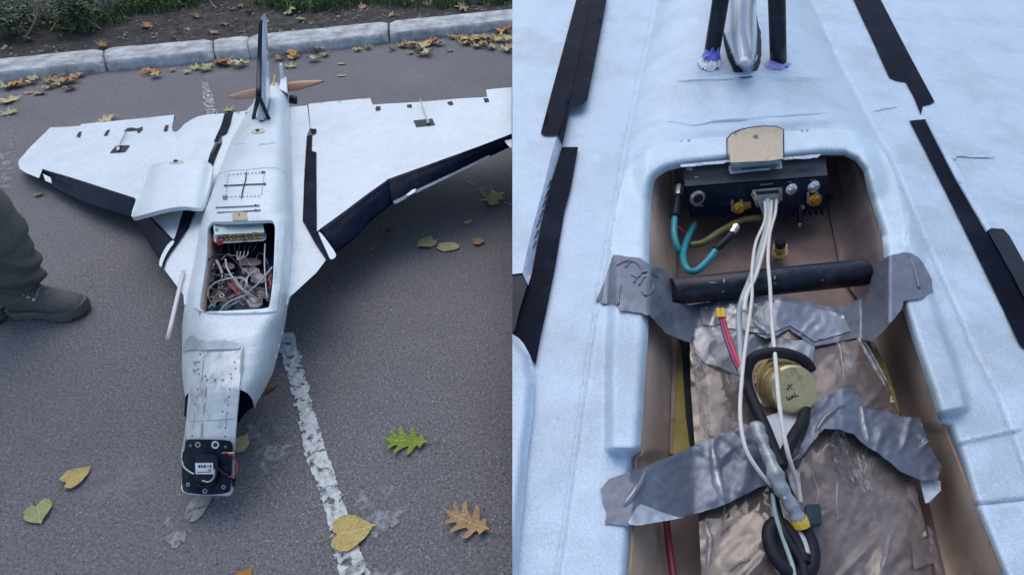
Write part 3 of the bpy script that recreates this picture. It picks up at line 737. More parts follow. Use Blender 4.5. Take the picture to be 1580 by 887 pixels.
# rolled black leading edges: top seam on the wing, lower edge tucked under
def edge_strip(name, up, lo, drop, bulge, mat, parent):
    """curved band between the wing's upper seam and a lower rolled edge"""
    n = 46; V = []; Fc = []
    U = crom([Vector((x, y, 0)) for x, y in up], 12); Lw = crom([Vector((x, y, 0)) for x, y in lo], 12)
    def at(P, t):
        f = t*(len(P)-1); i = min(len(P)-2, int(f)); return P[i].lerp(P[i+1], f-i)
    k = 9
    for i in range(n+1):
        u, l = at(U, i/n), at(Lw, i/n)
        for j in range(k):
            s = j/(k-1); a = s*math.pi/2
            x, y = u.x+(l.x-u.x)*s, u.y+(l.y-u.y)*s
            h = -drop*(.75*s+.25*(1-math.cos(a)))+.003*(s < .01)+.002*noise.noise(Vector((i*.6, j*.5, 2)))
            V.append(hit(x, y, WP, h+.002))
        e = V[-1]; V.append(e+(e-EYE).normalized()*.03)
        u3 = V[-k-1]; V.append(u3+Vector((0, 0, -.035)))
    K = k+2
    for i in range(n):
        for j in range(K): Fc.append((i*K+j, i*K+(j+1) % K, (i+1)*K+(j+1) % K, (i+1)*K+j))
    Fc += [tuple(range(K))[::-1], tuple(n*K+j for j in range(K))]
    return link_mesh(name, V, Fc, mat, parent, True)
edge_strip('leading_edge', [(65, 261), (110, 274), (160, 290), (208, 305.5)], [(60, 276), (92, 296), (140, 318), (206, 338)], .05, 0, M['tape_black'], drone)
edge_strip('leading_edge', [(206, 304), (228, 330), (250, 352), (268, 370)], [(200, 334), (216, 352), (232, 378), (248, 405)], .06, 0, M['tape_black'], drone)
edge_strip('leading_edge', [(494, 353), (530, 327), (566, 300), (599, 276.5)], [(518, 390), (544, 371), (574, 340), (606, 314)], .06, 0, M['tape_black'], drone)
edge_strip('leading_edge', [(597, 277), (650, 258), (720, 233), (789.6, 206.5)], [(605, 314), (640, 298), (700, 268), (789.6, 226)], .05, 0, M['tape_black'], drone)
sheet('torn_patch', [(66, 268), (78, 274), (80, 283), (70, 279)], W_(.004), M['foam_l'], drone, thick=.002)
sheet('torn_patch', [(778, 217), (789.6, 215), (789.6, 229), (784, 225)], W_(-.012), M['foam_l'], drone, thick=.002)
sheet('torn_patch', [(626, 301), (636, 293), (642, 291), (640, 297), (630, 302)], W_(-.026), M['foam_l'], drone, thick=.002)
sheet('pale_streak', [(606, 311), (640, 294), (700, 266), (755, 239), (757, 242), (700, 270), (650, 294), (610, 315)], W_(-.034), simple('pale_blue_film', (.10, .13, .19), .3, 0, .5, 30), drone, thick=.002)  # paler bluish streak along the lower edge
# wing details
for p in ([(118, 211), (121, 204), (126, 203), (123, 212)], [(160, 209), (165, 201), (169.5, 200), (165, 209)], [(252, 202), (255, 193.5), (260, 193), (258, 202)],
          [(579, 168), (581, 164), (587, 164.5), (587, 170), (580, 171)], [(627.5, 162), (635, 161), (635.5, 166), (628.5, 166)], [(690, 158), (697, 156), (699.5, 161), (693, 162)], [(746, 152), (753, 151.5), (755, 156.5), (748, 158)]):
    sheet('hinge_slot', p, W_(.003), M['ink'], drone, thick=.002)
sheet('linkage_recess', [(191, 202.5), (197, 197.5), (204, 197), (212, 198.5), (220, 195.5), (220, 200), (215, 205), (211, 204.5), (212, 201.5), (195, 203)], W_(.003), M['ink'], drone, thick=.002)
for p in ([(169.5, 235.5), (179, 225), (200, 224), (193, 234)], [(638, 186), (667, 183), (671, 192), (642, 195.5)]):
    sheet('servo_cover', p, W_(.004), M['black'], drone, thick=.003)
tube('control_rod', [hit(182.5, 229, WP, .01), hit(188, 216, WP, .012), hit(195, 203, WP, .01)], .0028, M['grey_pl'], drone, 8, 3)
tube('control_rod', [hit(660, 190, WP, .01), hit(654, 172, WP, .02), hit(648, 153, WP, .03)], .0028, M['wood_light'], drone, 8, 3)
sheet('control_horn', ell(660, 187, 2.5, 3.5), W_(.012), M['grey_pl'], drone, thick=.008)
sheet('control_horn', ell(182, 229, 2.5, 3), W_(.012), M['cable_w'], drone, thick=.008)
# black slots along the fuselage
for p in ([(347, 175), (359, 174), (356, 190), (350, 206), (344, 209), (342, 210), (336, 220), (330, 218), (340, 197)], [(335, 222), (342, 221), (333, 242), (328, 257), (321, 250), (330, 234)],
          [(283, 323), (303, 322), (293, 346), (283, 360), (268, 371), (275, 350)],
          [(474, 210), (481, 208.6), (481, 233), (488, 235), (488, 357), (467, 341), (469.5, 277), (477, 276), (476.5, 266), (469.5, 266)], [(479, 199), (488, 199), (488, 205), (482, 208), (480, 206)]):
    sheet('slot_strip', p, wobble(.0035, .001, 40), M['slot'], drone, step=6, thick=.003)
sheet('slot_lip', [(266, 371), (283, 358), (292, 348), (283, 362), (262, 392), (257, 400), (252, 414), (250, 404), (256, 386)], W_(.006), M['slot'], drone, thick=.01)
sheet('wing_root_lip', rounded([(266, 370), (256, 380), (247, 398), (245, 409), (249, 413), (252, 402), (260, 386), (270, 373)], 1), W_(.01), M['rim_l'], drone, thick=.012)
sheet('slot_lip', [(467, 340), (474, 343), (488, 358), (495, 370), (502, 382), (508, 397), (504, 401), (498, 392), (485, 373)], W_(.006), M['slot'], drone, thick=.01)
sheet('wing_root_lip', rounded([(490, 356), (497, 361), (508, 376), (517, 389), (519, 395), (514, 400), (509, 400), (505, 390), (497, 373)], 1), W_(.012), M['rim_l'], drone, thick=.012)
# wing root plate
ROOT = [(361, 174), (380, 171), (474, 163), (478, 198), (473, 210), (470, 266), (469, 277), (467, 340), (485, 373), (503, 401), (488, 421), (446, 459), (444, 470), (400, 470), (330, 470), (284, 470), (283, 455), (252.6, 414), (258, 399), (291, 348), (303, 323), (318, 290),
        (328, 257), (343, 221), (343, 209), (351, 206)]
BAY_L = rounded([(323, 352), (329, 344), (345, 345), (407, 342.5), (421, 342), (425, 350), (424.5, 377), (422, 435), (417, 472), (414, 478), (377, 480), (340, 482), (310, 483), (310, 466), (315, 435), (320.5, 397), (321, 360)], 1)
sheet('wing_root', ROOT, wobble(-.001, .002), M['foam_l'], drone, holes=[BAY_L], step=8, thick=.03)
# fuselage body
XLb = [(132, 400), (142, 396), (158, 391), (185, 374), (216, 357), (257, 341), (292, 326), (330, 312), (400, 300), (440, 292), (470, 285), (500, 281), (572, 281), (614, 285), (655, 291)]
XRb = [(132, 436), (142, 443), (165, 447), (260, 450), (340, 452), (400, 449), (440, 445), (480, 443), (500, 440), (541, 430), (576, 421), (605, 406), (628, 392), (655, 372)]
def lt(tab, y): return float(np.interp(y, [p[0] for p in tab], [p[1] for p in tab]))
def bodyh(x, y):
    a, b = lt(XLb, y), lt(XRb, y); u = abs((x-(a+b)/2)/((b-a)/2)); u = min(1, u)
    hc = float(np.interp(y, [132, 150, 200, 330, 350, 480, 520, 600, 655], [.085, .10, .115, .115, .10, .085, .085, .05, .01]))
    lo = float(np.interp(y, [450, 500, 600, 655], [.003, -.05, -.10, -.12]))
    pw = float(np.interp(y, [330, 350, 480, 520], [3.4, 6, 6, 3.2]))
    h = lo+(hc-lo)*max(0, 1-u**pw)**.75
    return h+.0025*noise.noise(Vector((x*.03, y*.06, 1)))
def bodypos(x, y): return hit(x, y, WP, bodyh(x, y))
NOSE = [(lt(XLb, y), y) for y in range(470, 612, 12)]
BODY = [(400, 137), (407, 134), (420, 132.5), (432, 133), (441, 140)]+[(lt(XRb, y), y) for y in range(146, 626, 8)]+[(392, 628), (390, 617), (383, 607), (374, 602), (366, 599), (345, 596), (300, 596), (292, 604), (286, 613)]+[(lt(XLb, y), y) for y in range(600, 140, -8)]
fus = sheet('fuselage', BODY, bodypos, M['foam_l'], drone, holes=[BAY_L], step=5, thick=.05)
sheet('belly', [(405, 165), (436, 165), (438, 300), (430, 400), (405, 470), (380, 515), (320, 515), (305, 470), (318, 400), (350, 250)], W_(-.04), M['foam_l'], drone, step=20, zmin=.004, side='drop')
sheet('tail_cone', [(392, 158), (398, 141), (402, 137), (384, 172), (378, 174)], W_(.01), M['foam_l'], drone, thick=.04)
# nose opening: closed black sheet stands in for the shade inside the cavity
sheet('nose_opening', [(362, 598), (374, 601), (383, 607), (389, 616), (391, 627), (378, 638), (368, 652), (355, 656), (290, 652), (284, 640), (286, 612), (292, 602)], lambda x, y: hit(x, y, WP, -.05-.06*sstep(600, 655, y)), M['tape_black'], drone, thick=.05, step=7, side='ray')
# bay rim, raised and clean
def ringpoly(inner, k, cx, cy): return [(cx+(x-cx)*k[0], cy+(y-cy)*k[1]) for x, y in inner]
RIM = rounded([(306, 372), (309, 354), (317, 339), (332, 332), (380, 329), (420, 330.5), (435, 338), (440, 352), (439, 380), (434, 440), (429, 478), (428, 484), (300, 486), (301, 460), (305, 420)], 2)
sheet('bay_rim', RIM, lambda x, y: bodypos(x, y)+Vector((0, 0, .006)), M['rim_l'], drone, holes=[ringpoly(BAY_L, (1.004, 1.004), 368, 412)], step=5, thick=.012, side='drop')
sheet('rib_groove', stroke([(425, 350), (429, 355), (428, 400), (424, 440)], 2.2), lambda x, y: bodypos(x, y)+Vector((0, 0, .0085)), M['foam_l'], drone, thick=.003)
tabp = [(360, 333), (366, 331), (375, 330.5), (381.5, 332), (383, 343), (360, 344)]
tb = sheet('plywood_tab', tabp, lambda x, y: bodypos(x, y)+Vector((0, 0, .010)), M['wood_light'], drone, thick=.004)
sheet('red_dot', ell(370, 335, 1.6, 1.2, 8), lambda x, y: bodypos(x, y)+Vector((0, 0, .0118)), M['red'], tb, thick=.001)
# bay interior of the left aircraft
BD = lambda h: (lambda x, y: hit(x, y, WP, h+.03*noise.noise(Vector((x*.05, y*.05, 0)))))
sheet('bay_wall', [(321, 350), (333, 362), (341, 393), (330, 432), (321, 454), (317, 483), (306, 484), (312, 430), (318, 380)], lambda x, y: hit(x, y, WP, .078-.10*sstep(0, 20, x-lt([(350, 321), (397, 320), (435, 315), (483, 309)], y))), M['wood_light'] and simple('pinkish_plywood', (.36, .28, .26), .6, 0, .15, 20), drone, thick=.01, step=5)
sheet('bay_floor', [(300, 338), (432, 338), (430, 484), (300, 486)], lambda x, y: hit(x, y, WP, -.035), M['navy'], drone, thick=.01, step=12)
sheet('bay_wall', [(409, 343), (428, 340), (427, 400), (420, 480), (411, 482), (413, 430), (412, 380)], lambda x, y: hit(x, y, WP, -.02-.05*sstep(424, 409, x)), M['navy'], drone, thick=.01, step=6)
# printed frame and lines on the back
def bl(lift=.0012): return lambda x, y: bodypos(x, y)+Vector((0, 0, lift))
for pts, w in (([(347, 287.5), (378, 285.8), (409, 284.6)], 1.5), ([(380.5, 266), (379, 280), (375.5, 292), (372.5, 307)], 1.6), ([(333, 321.2), (365, 320), (401, 318)], 1.3), ([(335, 329), (365, 327.8), (402.6, 325.2)], 1.3)):
    sheet('marker_line', stroke(dens(pts, 6, False)+[pts[-1]], w), bl(.003), M['ink'], drone, thick=.0012, step=4)
for x, y, r in ((347.5, 287.5, 1.8), (409, 285, 2), (395, 317.7, 1.7), (395, 325.4, 1.7)): sheet('marker_dot', ell(x, y, r, r*.8, 8), bl(.004), M['ink'], drone, thick=.0012)
dash = []
for a, b, n in (((352, 270.5), (404, 267), 9), ((352, 271), (349, 303), 7), ((349, 304.5), (403, 303.5), 9), ((408, 268), (403.5, 302), 7)):
    for i in range(n):
        t0, t1 = (i+.25)/n, (i+.65)/n
        sheet('dash', stroke([(a[0]+(b[0]-a[0])*t0, a[1]+(b[1]-a[1])*t0), (a[0]+(b[0]-a[0])*t1, a[1]+(b[1]-a[1])*t1)], .9), bl(.003), M['ink'], drone, thick=.001)
sheet('green_marker', [(344, 303), (350.5, 303), (350.5, 308.5), (344, 308.5)], bl(.004), M['green'], drone, thick=.0012)
sheet('corner_mark', stroke([(403.5, 267), (409.5, 266.5)], 2), bl(.004), M['ink'], drone, thick=.0012)
sheet('sensor_patch', rounded([(389, 199), (408, 198.5), (408, 206), (388, 207)], 1), bl(.003), simple('yellowed_glue', (.55, .52, .42), .5), drone, thick=.0012, step=4)
sheet('sensor_hole', rounded([(394, 203), (397, 200.5), (401, 201.5), (401, 204), (396, 205)], 1), bl(.005), M['ink'], drone, thick=.0012)
for pts in ([(337, 268), (352, 263), (380, 262), (410, 258.5), (430, 259.5), (440, 265), (444, 272)], [(360, 223), (378, 221)], [(398, 224), (425, 220)]):
    sheet('foam_seam', stroke(dens(pts, 6, False)+[pts[-1]], 1.1), bl(.002), M['rim_l'], drone, thick=.003, step=4, side='drop')
# ---- nose plate with the camera
NP = hit(324, 540, WP, .085); NE = hit(320, 760, (.075, 0, 0))
def platepos(lift=0.):
    def g(x, y):
        t = sstep(530, 760, y)*.0+min(1, max(0, (y-523)/(762-523)))
        a = bodyh(340, 540)
        if y < 600: return hit(x, y, WP, bodyh(x, y)+.008+lift)
        z0 = hit(x, 600, WP, bodyh(x, 600)+.008).z; z1 = .075
        # straight plate seen through the lens: solve z so that it is linear in world distance
        Ya, Yb = hit(x, 600, WP, bodyh(x, 600)+.008).y, NE.y
        d = ray(x, y); m = (z1-z0)/(Yb-Ya); c0 = z0-m*Ya
        s = (CAMH-c0-lift)/(m*d.y-d.z); return EYE+d*s
    return g
plate = sheet('mounting_plate', [(309, 524), (363, 523), (369, 526), (375, 532), (373, 560), (370, 590), (366, 630), (362, 680), (360.6, 704), (359, 754), (356, 760), (351, 763), (288, 761), (282, 758), (279.5, 752), (284, 677), (287, 648), (291, 606), (299, 592), (303, 585), (307, 543)], platepos(), M['alu'], drone, thick=.006, side='drop')
for x, y in [(319, 530), (326, 531), (350, 531), (360, 534), (309, 546), (307, 558), (306, 569), (356, 577), (357, 583), (317, 580), (319.5, 586), (331.5, 586), (344, 586), (305, 600), (303.5, 612), (302, 623.5), (354.5, 600), (353, 612), (352, 624), (343, 634.5), (350.5, 637), (348, 660), (347.5, 673), (297, 672), (307, 577), (362, 558), (363, 568)]:
    sheet('rivet_hole', ell(x, y, 1.15, 1.15, 8), platepos(.001), M['ink'], plate, thick=.0008)
for pts, w in (([(318, 596), (317, 614)], 1.6), ([(316, 622), (314, 640)], 2), ([(300, 634), (298, 662)], .8), ([(349, 640), (348, 660)], .8), ([(312, 652), (311, 675)], 2.4), ([(311, 542), (330, 541), (357, 540)], 1), ([(292, 650), (362, 646)], .7), ([(314, 555), (311, 585)], .8), ([(373, 540), (371, 575)], 2.5), ([(304, 557), (298, 560)], 3), ([(303, 570), (297, 572)], 3)):
    sheet('scratch', stroke(dens(pts, 5, False)+[pts[-1]], w), platepos(.0012), simple('grey_scratch', (.30, .33, .36), .5), plate, thick=.0008)
sheet('foil_tape', rounded([(284, 540), (286, 528), (298, 517), (308, 528), (330, 526), (362, 527), (373, 534), (366, 539), (330, 538.5), (296, 541), (283, 545)], 1), lambda x, y: platepos(.003)(x, y) if x > 308 else bodypos(x, y)+Vector((0, 0, .006)), simple('pale_foil_tape', (.48, .55, .60), .35, .15, .2, 25, .3, 80), drone, thick=.001, step=5)
camu = sheet('camera_unit', rounded([(286.6, 679), (292, 677), (325, 677.5), (355, 679), (358.5, 684), (359, 700), (357, 740), (355, 756), (352, 760), (330, 763), (305, 762), (286, 759), (281, 755), (280.5, 730), (281, 699), (283, 697), (285, 690)], 1), platepos(.018), M['case'], drone, thick=.016, step=6)
sheet('housing', rounded([(300, 706), (306, 700), (331, 700), (336, 707), (336, 732), (330, 742), (318, 746), (304, 742), (299, 732)], 1), platepos(.034), M['black'], camu, thick=.016)
sheet('housing_ring', ell(318, 721, 24, 23), platepos(.022), M['case'], camu, thick=.004)
lab = sheet('label', [(301, 714), (328.5, 713.5), (329.5, 731), (302, 731)], platepos(.0352), M['paper'], camu, thick=.001)
for i, (x, w, y, h) in enumerate([(306, 4, 719, 4), (310.5, 3, 719, 4), (314.5, 4, 719, 4), (320, 2, 719, 2.5), (323.5, 3, 719, 4), (321.5, 2, 724.5, 2.5), (324.5, 2, 724.5, 2.5)]):
    sheet('print', [(x, y-h/2), (x+w*.8, y-h/2), (x+w*.8, y+h/2), (x, y+h/2)], platepos(.0364), M['ink'], lab, thick=.0006)
sheet('print', stroke([(304, 728), (326, 727.5)], 1), platepos(.0364), M['ink'], lab, thick=.0006)
for x, y, r, m in ((305, 685.5, 4.5, 'grey_pl'), (332, 686, 6, 'silver'), (294, 687, 2, 'grey_pl'), (348, 689, 2, 'grey_pl'), (290, 747, 3, 'grey_pl'), (345, 751, 3.2, 'grey_pl'), (316, 757, 4, 'grey_pl'), (317, 686, 2, 'black')):
    b_ = sheet('bolt', ell(x, y, r, r), platepos(.021), M[m], camu, thick=.003)
    sheet('bolt_hole', ell(x, y, r*.55, r*.55), platepos(.022), M['ink'], camu, thick=.001)
for x, y in ((287.5, 704), (349, 706), (287, 736), (347, 738), (303, 704), (324, 704), (332, 704), (348, 722)): sheet('screw_hole', ell(x, y, 2.2, 2.4, 10), platepos(.0192), M['ink'], camu, thick=.001)
PW = lambda pts, lift: [platepos(l)(x, y) for (x, y), l in zip(pts, lift)]
tube('signal_wire', PW([(286, 672), (281, 700), (283, 718), (292, 727), (300, 731)], [.005, .01, .024, .03, .03]), .0022, M['cable_g'], camu, 6, 6)
tube('signal_wire', PW([(352, 698), (344, 698), (357, 702), (362, 708), (366, 722), (361, 733), (352, 735)], [.03, .03, .02, .01, .01, .015, .028]), .0018, M['red'], camu, 6, 6)
tube('signal_wire', PW([(343, 698.5), (352, 698.5), (361, 698.5)], [.024, .024, .02]), .002, M['cable_w'], camu, 6, 4)
for pts in ([(300, 735), (306, 748), (318, 750), (330, 744), (333, 728)], [(303, 752), (312, 744), (322, 748), (332, 740)], [(336, 722), (345, 730), (353, 733)]): tube('signal_wire', PW(pts, [.026]*len(pts)), .0035, M['rubber'], camu, 6, 6)
tube('signal_wire', PW([(331, 724), (330, 736), (322, 743), (312, 741)], [.036]*4), .002, M['cable_g'], camu, 6, 6)
sheet('side_clip', [(357, 738), (363, 737), (363, 750), (359, 750)], platepos(.008), M['black'], camu, thick=.02)
# pitot rod on the left root
tube('pitot_tube', [hit(283, 418, WP, .008), hit(258.5, 523, WP, .004)], .0058, simple('pale_grey_tube', (.60, .62, .62), .35, 0, .05), drone, 12, 6)
# tail fin, struts, engine, propeller
fb0, fb1 = bodypos(402, 187), hit(417, 150, WP, .085)
def finp(px, py, Y, w): p = hit_y(px, py, Y); return p+LAT*w
Yt = fb1.y+.06
T0, T1 = hit_y(404.5, 29, Yt-.03), hit_y(409.5, 26, Yt+.01)
th = .004
fr, rr = bodypos(402, 187), hit(417, 158, WP, .08)
hexa('tail_fin', [T0-LAT*.004, T1-LAT*.004, T1+LAT*.006, T0+LAT*.006], [fr+LAT*.004, rr-LAT*.012, rr+LAT*.004, fr+LAT*.022], M['fin'], drone, .003)
tube('fin_leading_edge', [bodypos(403, 187)+Vector((0, 0, .006)), hit_y(402.5, 168, fr.y+.015), hit_y(402, 150, fr.y+.04)], lambda t: .016*(1-t*.55), M['fin'], drone, 10, 6)
js = hit_y(399, 147, fr.y-.005)
tube('antenna_mast', [js, hit_y(400.3, 90, Yt-.20), hit_y(402.3, 31, Yt-.14)], lambda t: .0125-.0045*t, M['rod'], drone, 10, 6)
tube('mast_leg', [js, bodypos(391, 183)], .0085, M['rod'], drone, 8, 0)
tube('mast_leg', [js, bodypos(415, 184)], .0085, M['rod'], drone, 8, 0)
hexa('fin_tip', [hit_y(402, 29, Yt-.04), hit_y(407, 21.5, Yt-.04), hit_y(410, 22, Yt), hit_y(410, 26, Yt)], [hit_y(403, 31, Yt-.04), hit_y(408, 27, Yt-.04), hit_y(410, 31, Yt), hit_y(409, 34, Yt)], M['fin'], drone, 0)
tube('tip_antenna', [hit_y(409, 37, Yt), hit_y(414, 32, Yt)], .005, M['fin'], drone, 6, 0)
sheet('fin_slot_line', stroke(dens([(415, 140), (417, 155), (414, 170), (411, 184), (404, 189), (398, 185), (396, 178)], 5, False), 1.0), bl(.004), M['ink'], drone, thick=.001, step=4)
tube('exhaust_stub', [hit(398, 172, WP, .05), hit(399, 140, WP, .08), hit(398, 103, WP, .10)], .008, M['fin'], drone, 8, 4)
eng = hit(436, 145, WP, .06)
E1 = hit(441, 148, WP, .05)
hexa('engine_block', [hit(430, 138, WP, .08), hit(434, 118, WP, .10), hit(442, 118, WP, .10), hit(444, 145, WP, .07)], [hit(430, 142, WP, .0), hit(434, 126, WP, .0), hit(443, 126, WP, .0), hit(445, 150, WP, .0)], M['fin'], drone, .004)
tube('engine_post', [hit(436, 130, WP, .07), hit(435, 115, WP, .11), hit(433.5, 99, WP, .15)], lambda t: .012-.003*t, M['fin'], drone, 10, 4)
hexa('engine_mount', [hit(446, 150, WP, .02), hit(447, 146, WP, .02), hit(459, 148, WP, .02), hit(458, 153, WP, .02)], [hit(446, 160, WP, -.03), hit(447, 156, WP, -.03), hit(459, 158, WP, -.03), hit(458, 162, WP, -.03)], M['black'], drone, .003)
tube('fuel_line', [hit(422, 133, WP, .08), hit(423, 122, WP, .10), hit(424.5, 116, WP, .11)], .004, M['lime'] if 'lime' in M else M['yellow'], drone, 6, 3)
hub = hit(425, 136, WP, .06)
prop = lathe('propeller_hub', hub-AXD*.02, hub+AXD*.03, [(0, .02), (.5, .026), (1, .02)], M['alu'], drone, 14)
def blade(tip, root, w):
    a, b = root, tip; n = 12; V = []; Fc = []; up = Vector((0, 0, 1)); ch = AXD
    for i in range(n+1):
        t = i/n; p = a.lerp(b, t); ww = w*(math.sin(math.pi*min(1, .25+t*.72))**.7); tw = .9-.5*t
        e = (ch*math.cos(tw)+up*math.sin(tw)).normalized(); f = (b-a).normalized().cross(e)
        for k in range(10):
            q = 2*math.pi*k/10; V.append(p+e*math.cos(q)*ww+f*math.sin(q)*.006)
    for i in range(n):
        for k in range(10):
            x = i*10+k; y = i*10+(k+1) % 10; Fc.append((x, y, y+10, x+10))
    Fc += [tuple(range(10))[::-1], tuple(n*10+k for k in range(10))]
    link_mesh('propeller_blade', V, Fc, M['prop'], prop, True)
blade(hit(500, 125.5, WP, .02), hit(436, 136, WP, .05), .026)
blade(hit(352, 150, WP, .03), hit(402, 143, WP, .05), .026)
# ---- circuit unit and cables lying in the left bay
unit = empty('circuit_unit', hit(368, 356, WP, .03), 'pale circuit unit with gold connectors in the open bay of the whole drone', 'circuit unit')
UZ = lambda h: (lambda x, y: hit(x, y, WP, h))
sheet('cover_plate', [(329, 348), (405.5, 344), (408, 358.5), (331, 362.5)], UZ(.085), simple('pale_anodised_cover', (.42, .52, .54), .35, .2, .08), unit, thick=.008)
sheet('board_edge', [(329, 361), (409, 357), (411, 368), (407, 371.5), (385, 373), (335, 376), (330, 372)], UZ(.06), M['board'], unit, thick=.02)
sheet('green_sticker', [(332, 352), (336, 352), (336.5, 356), (332, 356)], UZ(.087), M['green'], unit, thick=.001)
for i, x in enumerate([342, 350, 357, 363, 369, 375, 381, 387, 393, 399, 404]):
    y = 366-(x-342)*.06
    lathe('connector', UZ(.062)(x, y-4), UZ(.068)(x, y+4), [(0, .008), (.5, .008), (.5, .0055), (1, .0055)], M['gold' if i % 2 else 'silver'], unit, 10)
lathe('red_connector', UZ(.055)(338.5, 370), UZ(.066)(338.5, 375), [(0, .010), (1, .009)], M['red'], unit, 12)
sheet('side_bracket', [(330, 346), (334, 345), (333, 356), (330, 358)], UZ(.055), M['black'], unit, thick=.01)
def cab(name, pts, r, mat, label, cat='cable', grp=None, base=WP, seg=7):
    if base is WP and mat is M['cable_w']: mat = M['cable_l']
    if base is WP: pts = [(x, y, h+.02) for x, y, h in pts]; r = r*.60
    P = [hit(x, y, base, h) for x, y, h in pts]
    return tube(name, P, r, mat, None, seg, 8, label=label, cat=cat, group=grp)
g1 = 'cables tangled in the open bay of the whole drone'
cab('cable', [(312, 470, .02), (314, 458, .03), (330, 438, .05), (352, 430, .06), (375, 430, .06), (383, 442, .05), (388, 452, .02)], .0042, M['cable_w'], 'white cable arching over the lower middle of the left bay', grp=g1)
cab('cable', [(348, 400, .05), (350, 412, .05), (357, 425, .05), (368, 440, .05), (380, 450, .05), (392, 458, .03)], .0050, M['cable_w'], 'thick white cable curving down the middle of the left bay', grp=g1)
cab('cable', [(374, 460, .03), (388, 446, .05), (404, 432, .06), (420, 412, .07)], .0042, M['cable_w'], 'straight pale cable running up to the right bay edge', grp=g1)
cab('cable', [(409, 376, .03), (408, 400, .04), (409, 425, .05), (412, 460, .04)], .0036, M['cable_g'], 'grey cable hanging down the right side of the left bay', grp=g1)
cab('cable', [(338, 482, .02), (350, 468, .04), (366, 460, .05), (378, 456, .05)], .0040, M['cable_w'], 'white cable leaving the lower left of the left bay', grp=g1)
cab('cable', [(376, 448, .06), (380, 438, .08), (382, 428, .08), (390, 420, .08), (398, 416, .06)], .0040, M['cable_w'], 'short white cable with a plug in the middle of the left bay', grp=g1)
cab('cable', [(320, 425, .03), (318, 410, .05), (325, 398, .06), (342, 393, .07), (358, 398, .06), (370, 412, .05), (373, 425, .03)], .0038, M['rubber'], 'black cable looping over the upper left of the left bay', grp=g1)
cab('cable', [(325, 436, .03), (332, 430, .04), (345, 422, .05), (342, 432, .03), (330, 438, .02)], .0036, M['rubber'], 'small black cable loop at the left wall of the left bay', grp=g1)
cab('cable', [(324, 436, .02), (332, 446, .03), (350, 448, .03), (365, 452, .02)], .0036, M['rubber'], 'black cable lying low across the left bay', grp=g1)
cab('cable', [(334, 402, .03), (340, 414, .03), (343, 424, .03), (344, 436, .02)], .0075, M['grey_pl'], 'thick grey sleeve at the left of the left bay', grp=g1)
cab('cable', [(352, 436, .03), (360, 446, .04), (370, 456, .03)], .0045, M['red'], 'red wire pair in the lower middle of the left bay', grp=g1)
cab('cable', [(357, 432, .03), (366, 444, .04), (374, 454, .03)], .004, simple('maroon_wire', (.22, .05, .06), .4), 'maroon wire beside the red wire in the left bay', grp=g1)
cab('cable', [(414, 446, .04), (418, 438, .05), (415, 430, .05), (419, 424, .04)], .004, M['red'], 'red wire against the right wall of the left bay', grp=g1)
for i, (xa, xb) in enumerate([(368, 366), (372, 371), (377, 376), (382, 381)]):
    cab('cable', [(xa-2+i, 388, .04), (xa-2+i*.3, 394, .05), (366+i, 401, .05)], .0022, M['cable_w'], 'thin pinkish wire of the fan below the connectors', grp='thin wires fanned out below the connector row')
rr_ = random.Random(5)
for i in range(34):
    x0, y0 = rr_.uniform(325, 412), rr_.uniform(400, 470); pts = [(x0, y0, .0)]
    for k in range(4):
        x0 = min(414, max(322, x0+rr_.uniform(-22, 22))); y0 = min(474, max(392, y0+rr_.uniform(-16, 18))); pts.append((x0, y0, rr_.uniform(-.01, .035)))
    cab('cable', pts, rr_.uniform(.002, .0035), M[cc_ := rr_.choice(['rubber', 'cable_g', 'rubber', 'cable_w', 'wood_d', 'rubber'])], 'thin '+{'rubber': 'black', 'cable_g': 'grey', 'cable_w': 'white', 'wood_d': 'brown'}[cc_]+' tangled cable in the '+('left' if x0 < 345 else 'middle' if x0 < 385 else 'right')+' part of the left bay floor', grp='thin cables tangled at the bottom of the left bay', seg=6)
for i in range(7):
    x0, y0 = rr_.uniform(340, 362), 374; pts = [(342+i*9.5, 374-i*.4, .035), (344+i*8+rr_.uniform(-3, 3), 388, .03), (348+i*6, 400, .0)]
    cab('cable', pts, .0022, M['rubber'], 'thin dark lead hanging from the connector row', grp='thin dark leads below the connector row', seg=6)
pale = simple('pinkish_grey_module', (.30, .24, .24), .5, 0, .3, 30, .3, 60)
